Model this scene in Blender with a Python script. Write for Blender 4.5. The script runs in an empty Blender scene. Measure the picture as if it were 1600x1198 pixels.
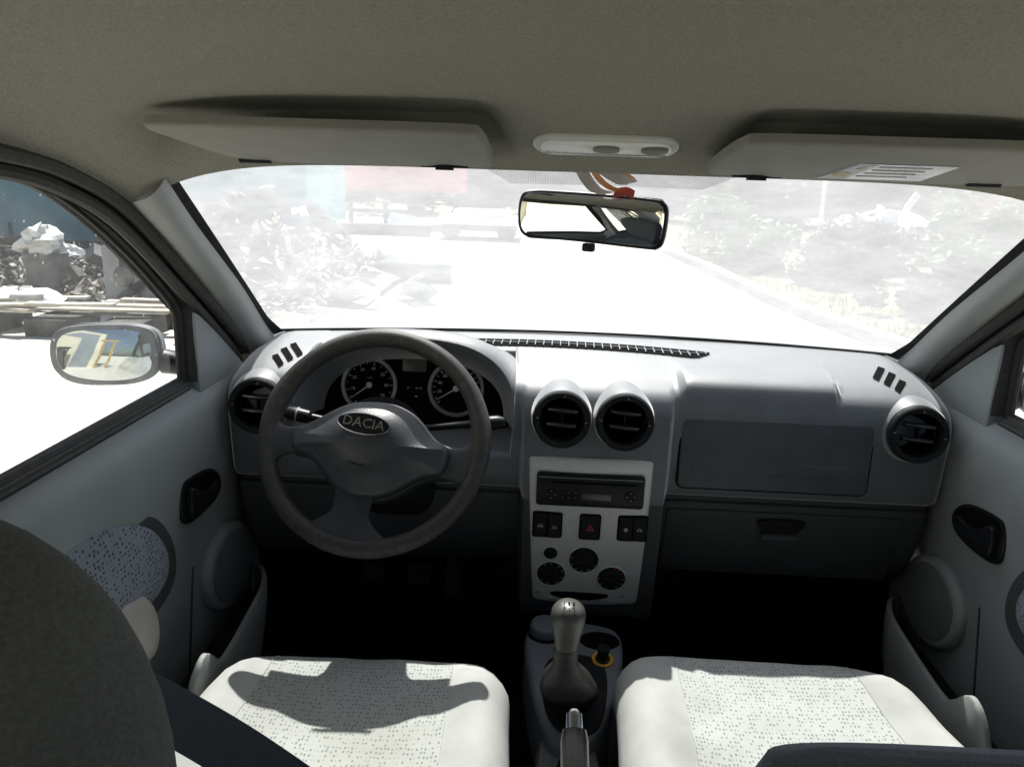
import bpy, math, random
from mathutils import Vector, Matrix
random.seed(7)
R = math.radians
S = bpy.context.scene
COL = S.collection

# ------------------------------------------------------------------ camera
cam_d = bpy.data.cameras.new('camera'); cam = bpy.data.objects.new('camera', cam_d); COL.objects.link(cam)
S.camera = cam
cam_d.sensor_fit = 'HORIZONTAL'; cam_d.sensor_width = 36.0; cam_d.lens = 36.0*1200/1600
cam_d.clip_start = 0.01; cam_d.clip_end = 3000
yw, pt, rl = R(-2.03), R(15.17), R(1.9)
fwd = Vector((math.sin(yw)*math.cos(pt), math.cos(yw)*math.cos(pt), -math.sin(pt)))
rgt = Vector((math.cos(yw), -math.sin(yw), 0)); upv = rgt.cross(fwd)
r2 = rgt*math.cos(rl)+upv*math.sin(rl); u2 = -rgt*math.sin(rl)+upv*math.cos(rl)
cam.matrix_world = Matrix(((r2.x, u2.x, -fwd.x, -0.083), (r2.y, u2.y, -fwd.y, 0), (r2.z, u2.z, -fwd.z, 0), (0, 0, 0, 1)))
S.render.resolution_x = 1024; S.render.resolution_y = 766

# ------------------------------------------------------------------ light
SUN_EL, SUN_AZ = 53.7, -5.0          # azimuth from +Y towards +X
w = bpy.data.worlds.new("World"); S.world = w; w.use_nodes = True
nt = w.node_tree; nt.nodes.clear()
sky = nt.nodes.new('ShaderNodeTexSky'); sky.sky_type = 'NISHITA'; sky.sun_disc = False
sky.sun_elevation = R(SUN_EL); sky.sun_rotation = R(SUN_AZ); sky.dust_density = 2.0
bg = nt.nodes.new('ShaderNodeBackground'); bg.inputs[1].default_value = 0.06
wo = nt.nodes.new('ShaderNodeOutputWorld'); nt.links.new(sky.outputs[0], bg.inputs[0]); nt.links.new(bg.outputs[0], wo.inputs[0])
sd = bpy.data.lights.new('sun', 'SUN'); sd.energy = 5.0; sd.angle = R(0.6); sd.color = (1.0, 0.965, 0.91)
so = bpy.data.objects.new('sun', sd); COL.objects.link(so)
sdir = Vector((math.sin(R(SUN_AZ))*math.cos(R(SUN_EL)), math.cos(R(SUN_AZ))*math.cos(R(SUN_EL)), math.sin(R(SUN_EL))))
so.rotation_euler = sdir.to_track_quat('Z', 'Y').to_euler(); so.location = (0, 0, 30)
S.view_settings.view_transform = 'Standard'; S.view_settings.look = 'None'
S.view_settings.exposure = 1.05; S.view_settings.gamma = 1
S.render.engine = 'CYCLES'
S.cycles.max_bounces = 12; S.cycles.diffuse_bounces = 6; S.cycles.glossy_bounces = 6
S.cycles.transparent_max_bounces = 24; S.cycles.transmission_bounces = 6
S.cycles.sample_clamp_indirect = 6.0

# ------------------------------------------------------------------ materials
def _ramp(nt, src, a, b, ca, cb):
    r = nt.nodes.new('ShaderNodeValToRGB'); r.color_ramp.elements[0].position = a; r.color_ramp.elements[1].position = b
    r.color_ramp.elements[0].color = (*ca, 1); r.color_ramp.elements[1].color = (*cb, 1)
    nt.links.new(src, r.inputs[0]); return r.outputs[0]
def _noise(nt, scale, detail=3, rough=.55, sc=None, dist=0):
    tc = nt.nodes.new('ShaderNodeTexCoord'); n = nt.nodes.new('ShaderNodeTexNoise')
    n.inputs['Scale'].default_value = scale; n.inputs['Detail'].default_value = detail; n.inputs['Roughness'].default_value = rough
    n.inputs['Distortion'].default_value = dist
    src = tc.outputs['Object']
    if sc:
        m = nt.nodes.new('ShaderNodeMapping'); m.inputs['Scale'].default_value = sc; nt.links.new(src, m.inputs[0]); src = m.outputs[0]
    nt.links.new(src, n.inputs['Vector']); return n.outputs['Fac']
def mul(c, k): return tuple(min(1, x*k) for x in c)
def mat(name, col, rough=.6, ior=1.5, metal=0, var=.12, vs=40, bump=0, bs=900, spec=.5, col2=None, va=.35, vb=.65, sheen=0, detail=3, vsc=None, coat=0, bdist=.001, coatr=.1):
    m = bpy.data.materials.new(name); m.use_nodes = True; nt = m.node_tree
    p = nt.nodes['Principled BSDF']
    p.inputs['Roughness'].default_value = rough; p.inputs['Metallic'].default_value = metal
    p.inputs['Specular IOR Level'].default_value = spec
    p.inputs['IOR'].default_value = ior
    if sheen: p.inputs['Sheen Weight'].default_value = sheen; p.inputs['Sheen Roughness'].default_value = .45
    if coat: p.inputs['Coat Weight'].default_value = coat; p.inputs['Coat Roughness'].default_value = coatr
    c2 = col2 or mul(col, 1+var); c1 = col if col2 else mul(col, 1-var)
    n = _noise(nt, vs, detail, sc=vsc)
    nt.links.new(_ramp(nt, n, va, vb, c1, c2), p.inputs['Base Color'])
    if bump:
        b = nt.nodes.new('ShaderNodeBump'); b.inputs['Strength'].default_value = bump; b.inputs['Distance'].default_value = bdist
        nt.links.new(_noise(nt, bs, 2), b.inputs['Height']); nt.links.new(b.outputs[0], p.inputs['Normal'])
    return m
M = {}
M['headliner'] = mat('headliner_cloth', (.275, .268, .232), .95, var=.15, vs=380, bump=.7, bs=700, spec=.1, detail=4)
M['visor'] = mat('visor_vinyl', (.25, .25, .225), .75, var=.04, vs=30, bump=.2, bs=900, spec=.3)
M['trim'] = mat('light_grey_trim', (.32, .335, .33), .55, var=.04, vs=12, bump=.25, bs=1100, spec=.4)
M['door'] = mat('grey_door_trim', (.24, .262, .265), .55, var=.05, vs=10, bump=.3, bs=1000, spec=.4)
M['dash'] = mat('dash_plastic', (.080, .092, .108), .55, var=.10, vs=14, bump=.6, bs=420, spec=.5, sheen=1.0, coat=.7, coatr=.5)
M['lid'] = mat('dash_plastic_painted_shade', (.050, .058, .070), .5, var=.12, vs=18, bump=.6, bs=420, spec=.4, sheen=.5)  # same dash plastic, darkened: shade on the storage lid put into its colour
M['dashlow'] = mat('dash_plastic_lower', (.05, .054, .06), .6, var=.06, vs=14, bump=.4, bs=1300, spec=.4)
M['black'] = mat('black_plastic', (.012, .013, .015), .36, var=.15, vs=30, spec=.2)
M['vane'] = mat('glossy_vane', (.03, .031, .034), .28, var=.1, spec=.8)
M['mirrorshell'] = mat('dusty_mirror_shell', (.11, .12, .125), .6, var=.25, vs=30)
M['wingglass'] = mat('dusty_mirror_glass', (.50, .53, .52), .03, metal=1, var=.06, vs=25)
M['blackm'] = mat('black_matt_plastic', (.016, .017, .019), .7, var=.15, vs=30, spec=.15)
M['rubber'] = mat('rubber_seal', (.022, .023, .023), .55, var=.3, vs=60, spec=.4)
M['rubberdust'] = mat('dusty_rubber', (.05, .05, .047), .7, var=.3, vs=90, spec=.3, col2=(.075, .07, .06), va=.5, vb=.75)
M['silver'] = mat('silver_paint_plastic', (.60, .61, .61), .42, metal=.2, var=.03, vs=20, bump=.1, bs=2500)
M['wheel'] = mat('worn_wheel_rim', (.036, .035, .033), .55, bump=.35, bs=700, spec=.5, col2=(.085, .078, .066), va=.50, vb=.80, vs=110, detail=7)
M['pad'] = mat('airbag_pad', (.050, .055, .064), .36, var=.1, vs=60, bump=.6, bs=420, bdist=.001, spec=.5)
M['spoke'] = mat('wheel_spoke', (.034, .038, .045), .5, var=.1, vs=60, bump=.4, bs=900, spec=.5)
M['chrome'] = mat('badge_metal', (.42, .42, .42), .25, metal=1, var=.05)
M['bolster'] = mat('plain_seat_cloth', (.44, .45, .44), .95, var=.10, vs=9, bump=.5, bs=700, spec=.1, detail=6)
M['darkcloth'] = mat('dark_seat_back_cloth', (.135, .146, .150), .95, var=.14, vs=500, bump=.5, bs=600, spec=.1)
M['bluecloth'] = mat('blue_grey_cloth', (.17, .19, .215), .95, var=.18, vs=300, bump=.5, bs=600, spec=.1, vsc=(4, 1, 1))
M['belt'] = mat('belt_webbing', (.125, .145, .165), .8, var=.2, vs=400, bump=.4, bs=900, spec=.2, vsc=(1, 6, 6))
M['beige'] = mat('beige_plastic', (.42, .41, .36), .5, var=.05, vs=30, bump=.3, bs=1000)
M['carpet'] = mat('black_carpet', (.014, .014, .015), 1, var=.4, vs=300, bump=.8, bs=500, spec=.05)
M['knob'] = mat('gear_knob', (.085, .082, .076), .36, var=.12, vs=60, bump=.25, bs=700)
M['gaiter'] = mat('gaiter_vinyl', (.036, .035, .032), .48, var=.25, vs=25, bump=.6, bs=300)
M['console'] = mat('console_plastic', (.15, .165, .185), .5, var=.06, vs=20, bump=.3, bs=1200)
M['brake'] = mat('handbrake_plastic', (.045, .045, .043), .28, var=.1, vs=40)
M['yellow'] = mat('yellow_ring', (.75, .42, .04), .4, var=.05)
M['white'] = mat('white_print', (.48, .50, .51), .6, var=.02)
M['dimwhite'] = mat('grey_print', (.28, .29, .30), .6, var=.02)
M['red'] = mat('red_print', (.55, .06, .04), .5, var=.05)
M['dial'] = mat('dial_black', (.005, .005, .006), .9, var=.1, spec=.05)
M['bezel'] = mat('gauge_bezel', (.20, .22, .24), .35, metal=.2, var=.05)
M['lcd'] = mat('lcd_grey', (.055, .06, .052), .25, var=.05)
M['lens'] = mat('lamp_lens', (.85, .86, .85), .25, var=.04, vs=60, coat=.4)
M['lampframe'] = mat('lamp_frame', (.55, .55, .52), .4, var=.03)
M['lampswitch'] = mat('lamp_switch', (.22, .22, .20), .45, var=.08)
M['mirror'] = mat('mirror_glass', (.86, .88, .87), .01, metal=1, var=.005, vs=5)
M['stalkw'] = mat('pale_stalk_end', (.62, .62, .60), .4, var=.05)
M['sticker'] = mat('silvered_sticker', (.22, .24, .27), .25, metal=.3, var=.35, vs=30)
M['stickerl'] = mat('sticker_light', (.30, .30, .32), .4, var=.08)
M['stickery'] = mat('sticker_yellow', (.42, .33, .14), .5, var=.1)
M['orange'] = mat('orange_card', (.52, .20, .07), .45, var=.2, vs=30)
M['redcard'] = mat('red_card', (.30, .05, .03), .45, var=.2, vs=30)
M['greycard'] = mat('grey_card', (.36, .34, .33), .5, var=.1, vs=30)
M['paint'] = mat('pale_car_paint', (.66, .68, .69), .3, var=.03, vs=4, coat=.6)
M['cowl'] = mat('dusty_cowl', (.32, .27, .20), .9, var=.4, vs=60)

def seat_fabric(name, base, dark, sc=152, flat=(1.25, .8, 0)):
    m = bpy.data.materials.new(name); m.use_nodes = True; nt = m.node_tree; p = nt.nodes['Principled BSDF']
    p.inputs['Roughness'].default_value = .95; p.inputs['Specular IOR Level'].default_value = .1
    tc = nt.nodes.new('ShaderNodeTexCoord'); mp = nt.nodes.new('ShaderNodeMapping'); mp.inputs['Scale'].default_value = flat
    nt.links.new(tc.outputs['Object'], mp.inputs[0])
    v = nt.nodes.new('ShaderNodeTexVoronoi'); v.inputs['Scale'].default_value = sc; v.inputs['Randomness'].default_value = .38
    nt.links.new(mp.outputs[0], v.inputs['Vector'])
    f = _ramp(nt, v.outputs['Distance'], .24, .33, (1, 1, 1), (0, 0, 0))
    st = _ramp(nt, _noise(nt, 5, 7), .30, .50, (base[0]*.88, base[1]*.86, base[2]*.82), base)
    mx = nt.nodes.new('ShaderNodeMix'); mx.data_type = 'RGBA'
    nt.links.new(f, mx.inputs[0]); nt.links.new(st, mx.inputs[6]); mx.inputs[7].default_value = (*dark, 1)
    nt.links.new(mx.outputs[2], p.inputs['Base Color'])
    b = nt.nodes.new('ShaderNodeBump'); b.inputs['Strength'].default_value = .4; b.inputs['Distance'].default_value = .001
    nt.links.new(_noise(nt, 900, 2), b.inputs['Height']); nt.links.new(b.outputs[0], p.inputs['Normal'])
    return m
M['insert'] = seat_fabric('flecked_seat_cloth', (.48, .495, .48), (.23, .265, .26))
M['padcloth'] = seat_fabric('flecked_door_cloth', (.22, .25, .29), (.06, .07, .08), 130, (0, .9, 1.1))

def glass(name, lo, hi, scale, spots=0, gloss=.03, tint=(.93, .96, .95), a=.3, b=.75, streak=None):
    m = bpy.data.materials.new(name); m.use_nodes = True; nt = m.node_tree; nt.nodes.clear()
    o = nt.nodes.new('ShaderNodeOutputMaterial')
    t = nt.nodes.new('ShaderNodeBsdfTransparent'); t.inputs[0].default_value = (*tint, 1)
    d = nt.nodes.new('ShaderNodeBsdfTranslucent'); d.inputs[0].default_value = (.80, .82, .84, 1)
    df = nt.nodes.new('ShaderNodeBsdfDiffuse'); df.inputs[0].default_value = (.6, .6, .58, 1)
    md = nt.nodes.new('ShaderNodeMixShader'); md.inputs[0].default_value = .3
    nt.links.new(d.outputs[0], md.inputs[1]); nt.links.new(df.outputs[0], md.inputs[2])
    n = _noise(nt, scale, 8, .7, sc=streak)
    f = _ramp(nt, n, a, b, (lo,)*3, (hi,)*3)
    if spots:
        tc = nt.nodes.new('ShaderNodeTexCoord'); v = nt.nodes.new('ShaderNodeTexVoronoi'); v.inputs['Scale'].default_value = spots
        nt.links.new(tc.outputs['Object'], v.inputs['Vector'])
        s = _ramp(nt, v.outputs['Distance'], .09, .17, (.6,)*3, (0,)*3)
        # only some cells carry a drop mark
        g = _ramp(nt, v.outputs['Color'], .55, .6, (0,)*3, (1,)*3)
        mm = nt.nodes.new('ShaderNodeMath'); mm.operation = 'MULTIPLY'; nt.links.new(s, mm.inputs[0]); nt.links.new(g, mm.inputs[1])
        ad = nt.nodes.new('ShaderNodeMath'); ad.operation = 'ADD'; ad.use_clamp = True
        nt.links.new(f, ad.inputs[0]); nt.links.new(mm.outputs[0], ad.inputs[1]); f = ad.outputs[0]
    mx = nt.nodes.new('ShaderNodeMixShader'); nt.links.new(f, mx.inputs[0]); nt.links.new(t.outputs[0], mx.inputs[1]); nt.links.new(md.outputs[0], mx.inputs[2])
    gl = nt.nodes.new('ShaderNodeBsdfGlossy'); gl.inputs['Roughness'].default_value = .03
    m2 = nt.nodes.new('ShaderNodeMixShader'); m2.inputs[0].default_value = gloss
    nt.links.new(mx.outputs[0], m2.inputs[1]); nt.links.new(gl.outputs[0], m2.inputs[2]); nt.links.new(m2.outputs[0], o.inputs[0])
    return m
M['windscreen'] = glass('dusty_windscreen', .30, .44, 9, gloss=.03, streak=(1, 1.5, 1.5))
M['doorglass'] = glass('door_glass', .08, .17, 9, spots=75, gloss=.03)
M['rearglass'] = glass('rear_glass', .03, .08, 6)

def frit():
    m = bpy.data.materials.new('dotted_frit'); m.use_nodes = True; nt = m.node_tree; nt.nodes.clear()
    o = nt.nodes.new('ShaderNodeOutputMaterial'); tc = nt.nodes.new('ShaderNodeTexCoord')
    mp = nt.nodes.new('ShaderNodeMapping'); mp.inputs['Rotation'].default_value = (0, 0, R(45)); mp.inputs['Scale'].default_value = (300, 300, 0)
    nt.links.new(tc.outputs['Object'], mp.inputs[0])
    fr = nt.nodes.new('ShaderNodeVectorMath'); fr.operation = 'FRACTION'; nt.links.new(mp.outputs[0], fr.inputs[0])
    sb = nt.nodes.new('ShaderNodeVectorMath'); sb.operation = 'SUBTRACT'; sb.inputs[1].default_value = (.5, .5, 0); nt.links.new(fr.outputs[0], sb.inputs[0])
    ln = nt.nodes.new('ShaderNodeVectorMath'); ln.operation = 'LENGTH'; nt.links.new(sb.outputs[0], ln.inputs[0])
    lt = nt.nodes.new('ShaderNodeMath'); lt.operation = 'LESS_THAN'; lt.inputs[1].default_value = .30; nt.links.new(ln.outputs['Value'], lt.inputs[0])
    t = nt.nodes.new('ShaderNodeBsdfTransparent'); d = nt.nodes.new('ShaderNodeBsdfDiffuse'); d.inputs[0].default_value = (.03, .04, .05, 1)
    mx = nt.nodes.new('ShaderNodeMixShader'); nt.links.new(lt.outputs[0], mx.inputs[0]); nt.links.new(t.outputs[0], mx.inputs[1]); nt.links.new(d.outputs[0], mx.inputs[2])
    nt.links.new(mx.outputs[0], o.inputs[0]); return m
M['frit'] = frit()

# ------------------------------------------------------------------ object helpers
WL = {}   # world location of roots
def tag(o, label=None, cat=None, group=None, kind=None):
    if label: o['label'] = label
    if cat: o['category'] = cat
    if group: o['group'] = group
    if kind: o['kind'] = kind
    return o
def thing(name, label, cat, loc=(0, 0, 0), group=None):
    o = bpy.data.objects.new(name, None); COL.objects.link(o); o.location = loc; o.empty_display_size = .05
    WL[o.name] = Vector(loc); return tag(o, label, cat, group)
class B:
    def __init__(s): s.v = []; s.f = []
    def add(s, vs, fs):
        k = len(s.v); s.v += [tuple(p) for p in vs]; s.f += [tuple(i+k for i in f) for f in fs]; return s
    def box(s, c, d, rot=None):
        c = Vector(c); rot = rot or Matrix.Identity(3)
        vs = [c+rot@Vector((x*d[0]/2, y*d[1]/2, z*d[2]/2)) for x in (-1, 1) for y in (-1, 1) for z in (-1, 1)]
        return s.add(vs, [(0, 1, 3, 2), (4, 6, 7, 5), (0, 4, 5, 1), (2, 3, 7, 6), (0, 2, 6, 4), (1, 5, 7, 3)])
    def tube(s, pts, r, n=10, closed=False, flat=1.0, cap=True):
        pts = [Vector(p) for p in pts]; L = len(pts); rr = r if isinstance(r, (list, tuple)) else [r]*L
        vs = []; prev = None
        for i, p in enumerate(pts):
            if closed: t = pts[(i+1) % L]-pts[i-1]
            else: t = pts[min(i+1, L-1)]-pts[max(i-1, 0)]
            t.normalize()
            if prev is None:
                a = Vector((0, 0, 1)) if abs(t.z) < .9 else Vector((1, 0, 0)); e = (a-t*a.dot(t)).normalized()
            else: e = (prev-t*prev.dot(t)).normalized()
            prev = e; g = t.cross(e)
            for k in range(n):
                an = 2*math.pi*k/n; vs.append(p+e*math.cos(an)*rr[i]*flat+g*math.sin(an)*rr[i])
        fs = []
        for i in range(L if closed else L-1):
            j = (i+1) % L
            for k in range(n): fs.append((i*n+k, i*n+(k+1) % n, j*n+(k+1) % n, j*n+k))
        if not closed and cap: fs += [tuple(range(n))[::-1], tuple(range((L-1)*n, L*n))]
        return s.add(vs, fs)
    def lathe(s, prof, o, axis, n=32, sx=1, sy=1, ref=(0, 0, 1), caps=(1, 1)):
        o = Vector(o); ax = Vector(axis).normalized(); a = Vector(ref)
        if abs(ax.dot(a)) > .95: a = Vector((1, 0, 0))
        e = (a-ax*a.dot(ax)).normalized(); g = ax.cross(e); vs = []
        for (r, h) in prof:
            for k in range(n):
                an = 2*math.pi*k/n; vs.append(o+ax*h+e*math.cos(an)*r*sx+g*math.sin(an)*r*sy)
        fs = []
        for i in range(len(prof)-1):
            for k in range(n): fs.append((i*n+k, i*n+(k+1) % n, (i+1)*n+(k+1) % n, (i+1)*n+k))
        if prof[0][0] > 0 and caps[0]: fs.append(tuple(range(n))[::-1])
        if prof[-1][0] > 0 and caps[1]: fs.append(tuple(range((len(prof)-1)*n, len(prof)*n)))
        return s.add(vs, fs)
    def grid(s, rows, closed=False):
        nu = len(rows[0]); vs = [p for r in rows for p in r]; fs = []
        for i in range(len(rows)-1):
            for k in range(nu if closed else nu-1): fs.append((i*nu+k, i*nu+(k+1) % nu, (i+1)*nu+(k+1) % nu, (i+1)*nu+k))
        return s.add(vs, fs)
    def slab(s, out, o, ex, ey, th, bev=.002, dome=0, back=True, segs=3, domep=2):
        """closed 2-D outline in the (ex,ey) plane, thickness th along ex x ey, rounded front edge, optional dome"""
        o = Vector(o); ex = Vector(ex).normalized(); ey = Vector(ey).normalized(); ez = ex.cross(ey).normalized()
        n = len(out); A = sum(out[i][0]*out[(i+1) % n][1]-out[(i+1) % n][0]*out[i][1] for i in range(n))
        if A < 0: out = out[::-1]
        nor = []
        for i in range(n):
            a = Vector(out[i-1]); b = Vector(out[(i+1) % n]); t = (b-a); t = t.normalized() if t.length > 1e-9 else Vector((1, 0)); nor.append(Vector((t.y, -t.x)))
        rings = [(0, 0)]
        for k in range(segs+1):
            an = math.pi/2*k/segs; rings.append((bev*(1-math.cos(an)), th-bev+bev*math.sin(an)))
        vs = []
        for ins, h in rings:
            for i in range(n):
                q = Vector(out[i])-nor[i]*ins; vs.append(o+ex*q.x+ey*q.y+ez*h)
        fs = []
        for r in range(len(rings)-1):
            for i in range(n): fs.append((r*n+i, r*n+(i+1) % n, (r+1)*n+(i+1) % n, (r+1)*n+i))
        last = len(rings)-1
        if dome:
            c = Vector((sum(p[0] for p in out)/n, sum(p[1] for p in out)/n)); K = 7
            for k in range(1, K):
                sc = 1-k/K
                for i in range(n):
                    q = Vector(out[i])-nor[i]*bev; q = c+(q-c)*sc; vs.append(o+ex*q.x+ey*q.y+ez*(th+(dome(q.x, q.y)*(1-sc**5) if callable(dome) else dome*(1-sc**domep))))
                a = last+k-1
                for i in range(n): fs.append((a*n+i, a*n+(i+1) % n, (a+1)*n+(i+1) % n, (a+1)*n+i))
            vs.append(o+ex*c.x+ey*c.y+ez*(th+(dome(c.x, c.y) if callable(dome) else dome))); ci = len(vs)-1; a = last+K-1
            for i in range(n): fs.append((a*n+i, a*n+(i+1) % n, ci))
        else: fs.append(tuple(range(last*n, last*n+n)))
        if back: fs.append(tuple(range(n))[::-1])
        return s.add(vs, fs)
    def mirror(s):
        b = B(); b.v = [(-x, y, z) for x, y, z in s.v]; b.f = [f[::-1] for f in s.f]; return b
    def mk(s, name, m, parent=None, angle=35, flat=False, sub=0, local=None):
        me = bpy.data.meshes.new(name); me.from_pydata(s.v, [], s.f); me.validate(); me.update()
        if not flat:
            for p in me.polygons: p.use_smooth = True
            me.set_sharp_from_angle(angle=R(angle))
        me.materials.append(M[m] if isinstance(m, str) else m)
        o = bpy.data.objects.new(name, me); COL.objects.link(o)
        if parent:
            o.parent = parent
            if parent.name in WL: o.location = -WL[parent.name]
        if sub:
            md = o.modifiers.new('sub', 'SUBSURF'); md.levels = sub; md.render_levels = sub
        return o
def cr(pts, k=8, closed=False):
    """Catmull-Rom resampling"""
    P = [Vector(p) for p in pts]; L = len(P); out = []
    rng = range(L) if closed else range(L-1)
    for i in rng:
        p0 = P[i-1] if (closed or i > 0) else P[0]*2-P[1]; p1 = P[i]; p2 = P[(i+1) % L]
        p3 = P[(i+2) % L] if (closed or i+2 < L) else P[-1]*2-P[-2]
        for j in range(k):
            t = j/k
            out.append(.5*((2*p1)+(p2-p0)*t+(2*p0-5*p1+4*p2-p3)*t*t+(3*p1-3*p2+p3-p0)*t**3))
    if not closed: out.append(P[-1].copy())
    return out
def cr2(pts, k=6): return [(p.x, p.y) for p in cr([(a, b, 0) for a, b in pts], k, True)]
def rrect(w_, h_, r, k=5):
    o = []
    for cx, cy, a0 in ((w_/2-r, h_/2-r, 0), (-w_/2+r, h_/2-r, 90), (-w_/2+r, -h_/2+r, 180), (w_/2-r, -h_/2+r, 270)):
        for j in range(k+1): a = R(a0+90*j/k); o.append((cx+r*math.cos(a), cy+r*math.sin(a)))
    return o
def ell(a, b, n=40, c=(0, 0), rot=0):
    o = []
    for k in range(n):
        t = 2*math.pi*k/n; x, y = a*math.cos(t), b*math.sin(t); o.append((c[0]+x*math.cos(rot)-y*math.sin(rot), c[1]+x*math.sin(rot)+y*math.cos(rot)))
    return o
def lerp(a, b, t): return a+(b-a)*t
def interp(x, tab):
    if x <= tab[0][0]: return tab[0][1]
    for (a, va), (b, vb) in zip(tab, tab[1:]):
        if x <= b: return va+(vb-va)*(x-a)/(b-a)
    return tab[-1][1]
def sstep(a, b, x):
    t = max(0, min(1, (x-a)/(b-a))); return t*t*(3-2*t)
def text(name, s, size, o, ex, ey, m, parent, depth=.0006, align='CENTER', shear=0, bold=0, sx=1):
    c = bpy.data.curves.new(name, 'FONT'); c.body = s; c.size = size; c.extrude = depth; c.align_x = align; c.align_y = 'CENTER'
    c.shear = shear; c.offset = bold; c.resolution_u = 2
    t = bpy.data.objects.new('tmp_text', c); COL.objects.link(t)
    me = bpy.data.meshes.new_from_object(t.evaluated_get(bpy.context.evaluated_depsgraph_get()))
    bpy.data.objects.remove(t)
    ex = Vector(ex).normalized(); ey = Vector(ey).normalized(); ez = ex.cross(ey)
    b = B(); b.v = [tuple(Vector(o)+ex*v.co.x*sx+ey*v.co.y+ez*v.co.z) for v in me.vertices]; b.f = [tuple(p.vertices) for p in me.polygons]
    return b.mk(name, m, parent, flat=True)

# ================================================================== THE CAR SHELL
car = thing('car', 'pale car seen from inside, with grey cloth roof lining, dusty windscreen, doors and bonnet', 'car', (0, 0, -1.2))
# --- roof lining
ZC = [(-1.25, .03), (-.9, .085), (-.4, .118), (0, .128), (.5, .120), (.72, .100), (.86, .076), (.95, .054), (1.03, .020), (1.048, .010)]
EX = [(-1.25, .56), (-.4, .62), (.3, .64), (.8, .648), (1.05, .652)]
EZ = [(-1.25, -.05), (-.6, .0), (0, .028), (.5, .030), (.8, .016), (.9, -.004), (1.0, -.036), (1.05, -.058)]
def roof_z(x, y):
    zc = interp(y, ZC); ax = abs(x)
    # recess that takes the folded sun visor
    rx = sstep(.125, .165, ax)*(1-sstep(.545, .60, ax)); ry = sstep(.795, .835, y-.02*sstep(.20, .32, ax))*(1-sstep(.99, 1.035, y))
    zr = max(zc, .077-.05*max(0, y-.9))
    zc = lerp(zc, zr, rx*ry)
    if rx > 0: zc += .010*rx*sstep(.70, .80, y)*(1-sstep(.80, .84, y))*0
    t = min(1, ax/interp(y, EX)); return lerp(zc, interp(y, EZ), t**7)
b = B(); rows = []
ys = [-1.25+.06*i for i in range(31)]+[.58+.0115*i for i in range(1, 42)]; ys = [y for y in ys if y <= 1.048]+[1.048]
for y in ys:
    xe = interp(y, EX); rows.append([(xe*(k/60), y, roof_z(xe*k/60, y)) for k in range(-60, 61)])
b.grid(rows); b.grid([rows[-1], [(x, y+.006, z-.004) for x, y, z in rows[-1]], [(x, y+.02, z+.012) for x, y, z in rows[-1]]])
hl = b.mk('roof_lining', 'headliner', car)
b = B(); b.grid([[(x*1.04, y*1.02, z+.035-.02*(abs(x)/.65)**4) for x, y, z in r[::6]] for r in rows])
b.mk('roof_panel', 'paint', car)
# --- windscreen
def ws(u, v):
    xb, yb, zb = .632*u, 1.578-.072*u*u, -.312-.006*u*u
    xt, yt, zt = .600*u, 1.052-.016*u**4, .030-.030*u*u
    s = v
    return Vector((lerp(xb, xt, s), lerp(yb, yt, s)+.012*math.sin(math.pi*s)*(1-u*u), lerp(zb, zt, s)+.018*math.sin(math.pi*s)*(1-u*u)))
b = B(); b.grid([[ws(-1+2*k/40, j/24) for k in range(41)] for j in range(25)]); wsg = b.mk('windscreen', 'windscreen', car)
b = B()
def wsin(u, v, d=.003): p = ws(u, v); return (p.x, p.y-d*.5, p.z-d*.85)
b.grid([[wsin(lerp(-.22-.11*j/8, .22+.13*j/8, k/24), .868+.13*j/8) for k in range(25)] for j in range(9)])
b.mk('dotted_band', 'frit', wsg)
# black seal at the glass edge
for sgn in (-1, 1):
    b = B()
    rr = []
    for j in range(31):
        v = -.0+1.0*j/30
        wd = .026+.02*max(0, .12-v)/.12
        rr.append([wsin(sgn*(1-wd-.0), v, .004), wsin(sgn*(1-wd*.4), v, .009), wsin(sgn*1.0, v, .009), wsin(sgn*1.03, v, .0)])
    b.grid(rr if sgn > 0 else [r[::-1] for r in rr]); b.mk('windscreen_seal', 'rubber', wsg)
b = B(); b.tube([ws(u/20, -.004)+Vector((0, -.002, .002)) for u in range(-20, 21)], .004, 6); b.mk('lower_seal', 'rubber', wsg)
b = B(); b.grid([[ws(u/20, .0)+Vector((0, .012, .001)) for u in range(-20, 21)], [ws(u/20, .0)+Vector((0, .045, .004)) for u in range(-20, 21)], [ws(u/20, .0)+Vector((0, .09, -.01)) for u in range(-20, 21)]])
b.mk('cowl_strip', 'cowl', car)
# --- windscreen pillars
Wl = [(.591, 1.038, -.018), (.603, 1.15, -.088), (.609, 1.30, -.186), (.618, 1.42, -.262), (.628, 1.505, -.312)]
Sl = [(.650, 1.045, -.054), (.650, 1.13, -.108), (.650, 1.222, -.173), (.652, 1.336, -.256), (.655, 1.48, -.352)]
Wc = cr(Wl, 8); Sc = cr([Sl[0], Sl[1], Sl[2], Sl[3], Sl[4]], 8)
def strip(A, Bc, bulge, m=8, off=(-.6, -.6, -.3)):
    rows = []; off = Vector(off)
    for a, c in zip(A, Bc):
        rows.append([a.lerp(c, k/m)+off*bulge*math.sin(math.pi*k/m) for k in range(m+1)])
    return rows
pr = strip(Wc, Sc, .020)
# the trim flares inward where it lands on the dashboard
for i, r in enumerate(pr):
    t = i/(len(pr)-1); fl = max(0, (t-.75)/.25)**2
    for k, p in enumerate(r): p.x -= .012*fl*math.sin(math.pi*k/8); p.z -= .03*fl*(k/8)
extra = [Vector((p.x-.004, p.y+.05, p.z-.05)) for p in pr[-1]]
for sgn in (1, -1):
    b = B(); b.grid([r[::-1] for r in pr+[extra]])
    if sgn < 0: b = b.mirror()
    b.mk('windscreen_pillar', 'trim', car)
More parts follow.
